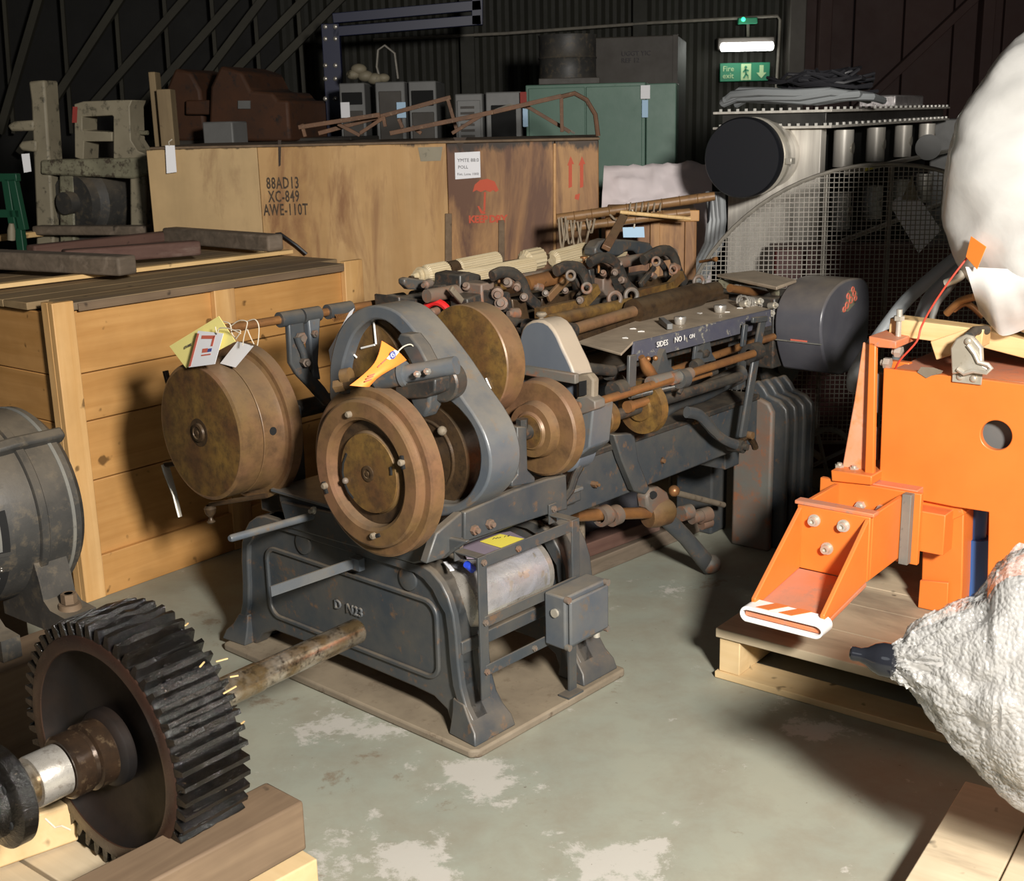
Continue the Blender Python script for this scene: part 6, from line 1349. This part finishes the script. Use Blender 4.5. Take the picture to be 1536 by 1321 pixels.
mb = MB(); p = M.B(1275, 450, .0795); mb.prism([M.B(x, y, .0795) for x, y in ((1262, 468), (1268, 455), (1272, 437), (1281, 430), (1286, 440), (1283, 454), (1272, 467))], (0, -.0008, 0)); mb.build('emblem_ground', 'creamdirty', cv)
MB().rng(1.98, 2.10, .52, .70, 0, .70).build('head_stand', 'blue', t, .01)
MB().lathe(M.B(1165, 545, .46), (-.3, -1, 0), [(0, 0), (0, .11), (.02, .115), (.03, .11), (.03, .04), (.05, .04), (.05, 0)], 32).build('side_pulley', 'darkiron', t)
MB().tube(smn(mB(.30, [(970, 640), (1005, 605), (1050, 590), (1080, 575), (1110, 560)]), 14), .035, 12).build('exhaust_casting', 'blue', t)

# ================================================================== things on and around the machine
# tags tied to the rod end
TG = M
def card(name, a, pts, mt, lb, cat='tag', dep=.0015): return one(MB().prism(mA(a, pts), (dep, 0, 0)).build(name, mt, smooth=0), M, lb, cat)
tg = card('card_tag', -.11, [(254, 519), (328, 474), (353, 512), (279, 552)], 'paleyellow', 'large plain yellow card tag tied to the rod end above the left drum')
mb = MB(); mb.text('679-0482', .012, M.A(276, 524, -.1125), M.A(296, 514, -.1125)-M.A(276, 524, -.1125), (0, 0, 1), .0003); mb.build('handwriting', 'ink', tg, smooth=0)
tg = card('printed_tag', -.125, [(297, 496), (335, 500), (322, 546), (283, 551)], 'white_paper', 'white tag with red print overlapping the yellow card on the rod end')
mb = MB(); q_ = lambda pts: mb.prism(mA(-.1255, pts), (-.0006, 0, 0))
q_([(303, 503), (323, 503), (321, 508), (302, 508)]); q_([(320, 503), (323, 503), (319, 519), (316, 519)]); q_([(304, 523), (312, 522), (311, 528), (303, 529)]); q_([(302, 532), (316, 530), (316, 532), (302, 534)]); q_([(296, 500), (299, 500), (286, 549), (283, 550)])
mb.build('red_print', 'tag_red', tg, smooth=0)
MB().prism(mA(-.1255, [(312, 523), (318, 522), (317, 527), (311, 528)]), (-.0006, 0, 0)).build('blue_print', 'blue_ink', tg, smooth=0)
card('blank_tag', -.04, [(356, 512), (380, 519), (353, 551), (330, 545)], 'white_paper', 'small blank white tag tied by string right of the yellow card')
mb = MB(); mb.tube(sm(mA(-.13, [(345, 536), (366, 505), (369, 490), (368, 484)])), .0001, 3); mb.bm.clear()
for pts, a in (([(364, 518), (366, 505), (370, 490), (370, 482), (358, 481), (345, 490)], -.06), ([(370, 482), (382, 479), (388, 488), (388, 505), (386, 518)], -.04), ([(371, 494), (376, 506), (381, 516)], -.05), ([(335, 482), (345, 486), (348, 500), (354, 508)], -.10), ([(323, 490), (326, 500), (330, 492), (345, 493), (361, 500)], -.13), ([(350, 495), (361, 496), (354, 508)], -.11)): mb.tube(sm(mA(a, pts)), .0017, 6)
one(mb.build('tag_strings', 'string'), M, 'white cotton strings tying the three tags to the rod end', 'string')
# orange tag on the spindle: curled card
mb = MB(); g = []
Lf = smn(mB(.21, [(573, 511), (566, 524), (555, 542), (540, 560), (525, 578)]), 12); Rt = smn(mB(.19, [(610, 540), (592, 546), (575, 555), (562, 566), (554, 580)]), 12)
for i in range(12):
    row = []
    for j in range(7): u_ = j/6; p = Lf[i].lerp(Rt[i], u_)+Vector((0, -.012*math.sin(math.pi*u_)-.02*math.sin(math.pi*i/11), .0)); row.append(p)
    g.append(row)
vs = [[mb.bm.verts.new(p) for p in r] for r in g]; vs2 = [[mb.bm.verts.new(p+Vector((0, .0012, 0))) for p in r] for r in g]
for i in range(11):
    for j in range(6): mb.bm.faces.new((vs[i][j], vs[i+1][j], vs[i+1][j+1], vs[i][j+1])); mb.bm.faces.new((vs2[i][j], vs2[i][j+1], vs2[i+1][j+1], vs2[i+1][j]))
og = one(mb.build('orange_tag', 'orange_card', smooth=80, normals=False), M, 'curled orange printed tag tied over the spindle behind the flywheel', 'tag')
off = Vector((0, -.024, 0)); q4 = lambda pts: [p+off for p in mB(.20, pts)]
MB().prism(q4([(570, 536), (582, 523), (589, 526), (578, 539)]), (0, -.0008, 0)).build('logo_patch', 'white_paper', og, smooth=0)
mb = MB(); c_ = q4([(579, 531)])[0]+Vector((0, -.001, 0)); mb.torus(c_, (0, 1, 0), .009, .0018, 18, rs=5); mb.torus(c_+Vector((.001, -.001, .002)), (0, 1, 0), .0035, .0012, 10, rs=4); mb.torus(c_+Vector((-.001, -.001, -.004)), (0, 1, 0), .0035, .0012, 10, rs=4); mb.build('logo', 'blue_ink', og)
mb = MB()
for k, (x0, y0, x1, y1) in enumerate(((562, 544, 570, 537), (557, 549, 561, 545), (543, 562, 556, 558), (540, 566, 552, 562), (538, 570, 548, 567))): A_, B_ = q4([(x0, y0), (x1, y1)]); mb.beam(A_, B_, .0008, .003)
mb.build('small_print', 'tag_red', og)
one(MB().tube(sm(q4([(588, 525), (596, 518), (606, 515), (613, 520), (622, 526)])), .0018, 6).build('tag_string', 'string'), M, 'white string holding the curled orange tag', 'string')
card('paper_slip', .26, [(524, 468), (531, 462), (505, 530), (497, 552), (493, 525)], 'white_paper', 'white paper slip tucked behind the upper left of the looped guard', 'paper')
# plastic bag with yellow label lying over the drive motor
mb = MB(); nx, ny = 20, 12; g = []
for i in range(nx+1):
    row = []
    for j in range(ny+1):
        a_ = .11+.30*i/nx; th = -.2+2.5*j/ny; r_ = .100+.004*mnoise.noise(Vector((i*.4, j*.5, 2)))+.004*mnoise.noise(Vector((i*1.3, j*1.5, 7)))
        row.append(mb.bm.verts.new((a_, .17-r_*math.cos(th), .393+r_*math.sin(th))))
    g.append(row)
for i in range(nx):
    for j in range(ny): mb.bm.faces.new((g[i][j], g[i+1][j], g[i+1][j+1], g[i][j+1]))
one(mb.build('plastic_bag', 'clearfilm', smooth=80), M, 'clear plastic bag draped over the small motor inside the bar frame', 'bag')
yl = one(MB().prism([M.Z(x, y, .502) for x, y in ((720, 812), (750, 801), (789, 809), (760, 824))], (0, 0, .0012)).build('yellow_label', 'yellow', smooth=0), M, 'bright yellow card lying on the plastic inside the bar frame', 'label')
mb = MB(); p = M.Z(738, 809, .504); mb.text('No 14', .022, p, M.Z(765, 804, .504)-p, (M.Z(742, 803, .504)-p), .0003); mb.build('handwriting', 'ink', yl, smooth=0)
one(MB().prism([M.Z(x, y, .497) for x, y in ((690, 822), (735, 803), (765, 798), (795, 812), (735, 838), (700, 838))], (0, 0, .003)).build('plastic_sheet', plain('mauve_plastic', (.27, .22, .27), .35), smooth=0), M, 'flat mauve plastic sheet under the yellow card inside the bar frame', 'sheet')
one(MB().tube([M.B(700, 846, .09), M.B(709, 854, .09)], .011, 10).build('blue_tape', plain('blue_tape', (.02, .06, .55), .4)), M, 'short blue tape roll end at the left of the bar frame', 'tape')
p0, p1 = M.Z(668, 843, .507), M.Z(678, 855, .507); one(MB().beam(p0, p1, .012, .004).build('paper_scrap', 'white_paper'), M, 'tiny white paper scrap on top of the near end frame', 'scrap')
# floor timbers running beside the machine
A_, B_ = M.Z(860, 845, .09), M.Z(1050, 762, .09)
s0, s1 = M.Z(850, 880, 0), M.Z(1052, 797, 0)
one(MB().beam(M.w and (s0.x, s0.y+.05, .032), (s1.x, s1.y+.05, .032), .10, .064).build('floor_timber', 'oldgrey', bevel=.004), M, 'lower grey timber rail lying on the floor behind the base plate', 'timber')
one(MB().beam((s0.x, s0.y+.10, .095), (s1.x-.25, s1.y+.10, .095), .14, .058).build('floor_timber', 'oldred', bevel=.004), M, 'reddish timber rail lying on top of the grey floor timber', 'timber')
# prop lever with bronze bar
t = thing('prop_lever', M, 'forked cast prop lever with bronze bar standing under the long beam', 'lever')
HB = .34
hub = M.B(990, 768, HB); ft = M.Z(1065, 850, .03)
MB().tube([M.B(862, 773, HB+.05), M.B(992, 768, HB)], .021, 18).build('bronze_bar', 'bronze', t)
MB().lathe(hub, (1, -.3, 0), [(-.06, 0), (-.06, .046), (-.03, .052), (.03, .050), (.05, .035), (.05, 0)], 28).build('lever_hub', 'rust', t)
MB().tube([hub, hub.lerp(ft, .5)+Vector((0, 0, .01)), ft], [.034, .030, .034], 16, .8).build('prop_arm', 'blue', t)
MB().ball(ft+Vector((0, 0, .012)), .042, (1, 1, .9), 3).build('prop_foot', 'rustplate', t)
MB().prism(mB(HB-.02, [(972, 762), (970, 745), (978, 732), (990, 730), (1002, 738), (1008, 755), (1010, 768), (990, 780)]), (0, .05, 0)).build('lever_lobe', 'rustplate', t, .01)
MB().tube([M.B(980, 742, HB-.03), M.B(980, 742, HB+.0)], .014, 12).build('lobe_pin', 'void', t)
MB().tube([M.B(1010, 738, HB), M.B(1085, 757, HB+.1)], .012, 10).build('link_rod', 'dirtplate', t); MB().ball(M.B(1011, 736, HB-.02), .022).build('rod_ball', 'bronze', t)
for px in (905, 921): MB().lathe(M.B(px, 773, HB+.03), (1, 0, 0), [(-.02, .021), (-.02, .036), (.02, .036), (.02, .021)], 20).build('bar_clamp', 'rustplate', t)
mb = MB()
for px, py, s in ((1030, 768, .03), (1045, 775, .024), (1058, 772, .03), (1060, 785, .02)): mb.lathe(M.B(px, py, HB+.05), (1, -.2, 0), [(-.03, 0), (-.03, s), (.02, s), (.03, s*.6), (.03, 0)], 14)
mb.build('end_bosses', 'rustplate', t)
t = thing('scrap_lever', M, 'pair of forked metal levers leaning behind the rear end frame', 'lever')
for pts in ([(852, 733), (862, 755), (872, 768)], [(872, 730), (884, 752), (890, 766)]): MB().tube(mB(.5, pts), .016, 8).build('lever_tine', 'dirtplate', t)
MB().tube(mB(.5, [(850, 770), (895, 764)]), .02, 10).build('lever_yoke', 'dirtplate', t)
MB().tube([M.B(870, 768, .5), (M.B(870, 768, .5).x, .5, .0)], .018, 8).build('lever_stem', 'dirtplate', t)
# stack of upright shouldered plates
L0, L1 = M.Z(1090, 821, 0), M.Z(1152, 828, 0)
PF = Fr(*M.w(L1.x, L1.y, 0).to_2d(), 38.3); wdt = (M.w(*L0)-M.w(*L1)).length; hh = PF.A(1092, 592, 0).z; tp_ = PF.A(1140, 570, .05).z
base = MB().prism([(0, 0, 0), (0, wdt, 0), (0, wdt, hh-.02), (0, wdt-.02, hh), (0, wdt*.34, hh), (0, wdt*.12, hh-.015), (0, 0, hh-.05)], (.032, 0, 0)).build('shouldered_plate', 'rustplate', bevel=.010, bseg=3)
names = ['rust-streaked upright plate at the front of the stack right of the machine', 'second upright grey plate, just behind the rust-streaked front one', 'third upright grey plate in the shouldered stack', 'fourth upright grey plate in the shouldered stack', 'last upright grey plate at the back of the shouldered stack']
for k in range(5):
    if k == 0: o = base
    else:
        if k == 1:
            w2 = wdt*.9; y_ = -.0
            mesh2 = MB().prism([(0, -.03, 0), (0, w2, 0), (0, w2, hh-.08), (0, w2-.01, hh+.045), (0, w2-.045, hh+.06), (0, w2-.075, hh+.03), (0, w2-.09, hh+.005), (0, .01, hh-.01), (0, -.022, hh-.04), (0, -.03, hh-.09)], (.028, 0, 0)).build('shouldered_plate', 'blue', bevel=.010, bseg=3); o = mesh2
        else: o = mesh2.copy(); COL.objects.link(o)
    p = PF.w(k*.050, -.012*k, 0); o.location = p; o.rotation_euler = (0, 0, PF.rot); tag(o, names[k], 'plate', 'stack of shouldered plates')

# ------------------------------------------------ bolts, studs and other countable pieces become parts of their own
def islands(me):
    bm = bmesh.new(); bm.from_mesh(me); bm.verts.ensure_lookup_table(); seen = set(); out = []
    for v in bm.verts:
        if v.index in seen: continue
        st = [v]; comp = set()
        while st:
            q_ = st.pop()
            if q_.index in comp: continue
            comp.add(q_.index); st += [e_.other_vert(q_) for e_ in q_.link_edges if e_.other_vert(q_).index not in comp]
        seen |= comp; out.append(comp)
    bm.free(); return out
SPLIT = {'boss_bolts': 'boss_bolt', 'head_nuts': 'head_nut', 'end_bosses': 'end_boss', 'lettering': None, 'paint_chips': None, 'rivet_heads': 'rivet_head', 'flange_bolts': 'flange_bolt', 'small_castings': 'small_casting', 'vent_louvres': 'vent_louvre'}
KEEP = {'lettering', 'handwriting', 'small_print', 'black_stencil', 'red_stencil', 'water_stain', 'painted_lettering', 'cast_number', 'running_figure', 'wire_mesh', 'rim_rod', 'bar_frame', 'polythene_wrap', 'roller_chain', 'emblem', 'logo', 'red_print', 'running_figure', 'stand', 'drive_motor', 'hand_wheel', 'knuckle', 'groove', 'upper_gear', 'orange_patch', 'foot_bolt_'}
for o in [x for x in COL.objects if x.type == 'MESH' and x.parent is not None]:
    nm = o.name.split('.')[0]
    if nm in KEEP or o.parent.name.startswith('sign') or nm.endswith('panel') or (nm in SPLIT and SPLIT[nm] is None): continue
    if not (nm in SPLIT or any(k in nm for k in ('bolt', 'nut', 'screw', 'slot', 'stud', 'hole', 'opening', 'strip', 'pawl', 'boss', 'foot', 'gland', 'chalk', 'pipe', 'bracket', 'trim', 'stay', 'flat_bar', 'rail', 'clamp'))): continue
    isl = islands(o.data)
    if not 1 < len(isl) <= 80: continue
    for k, comp in enumerate(isl):
        bm = bmesh.new(); bm.from_mesh(o.data); bm.verts.ensure_lookup_table(); bmesh.ops.delete(bm, geom=[v for v in bm.verts if v.index not in comp], context='VERTS')
        me = bpy.data.meshes.new(nm); bm.to_mesh(me); bm.free(); me.materials.append(o.data.materials[0]) if not me.materials else None
        me.shade_smooth(); me.set_sharp_from_angle(angle=math.radians(38))
        n_ = bpy.data.objects.new(SPLIT.get(nm) or nm, me); COL.objects.link(n_); n_.parent = o.parent
        if o.get('label'): n_['label'] = o['label']
    bpy.data.objects.remove(o)
# ================================================================== finish: put every top-level origin at the base of its thing
bpy.context.view_layer.update()
def kids(o): return list(o.children)
for o in [x for x in COL.objects if x.parent is None and x.type in ('MESH', 'EMPTY') and x.get('kind') != 'structure']:
    pts = []
    def gather(q_, mw):
        if q_.type == 'MESH':
            for c_ in q_.bound_box: pts.append(mw @ Vector(c_))
        for c_ in q_.children: gather(c_, mw @ c_.matrix_local)
    gather(o, Matrix.Identity(4))
    if not pts: continue
    lo = [min(p[i] for p in pts) for i in range(3)]; hi = [max(p[i] for p in pts) for i in range(3)]
    c_ = Vector(((lo[0]+hi[0])/2, (lo[1]+hi[1])/2, lo[2])); mw = o.matrix_world.copy()
    if o.type == 'MESH':
        if o.data.users > 1 and o.get('group'): continue
        o.data.transform(Matrix.Translation(-c_))
    for k in o.children: k.location = k.location - c_
    o.location = mw @ c_
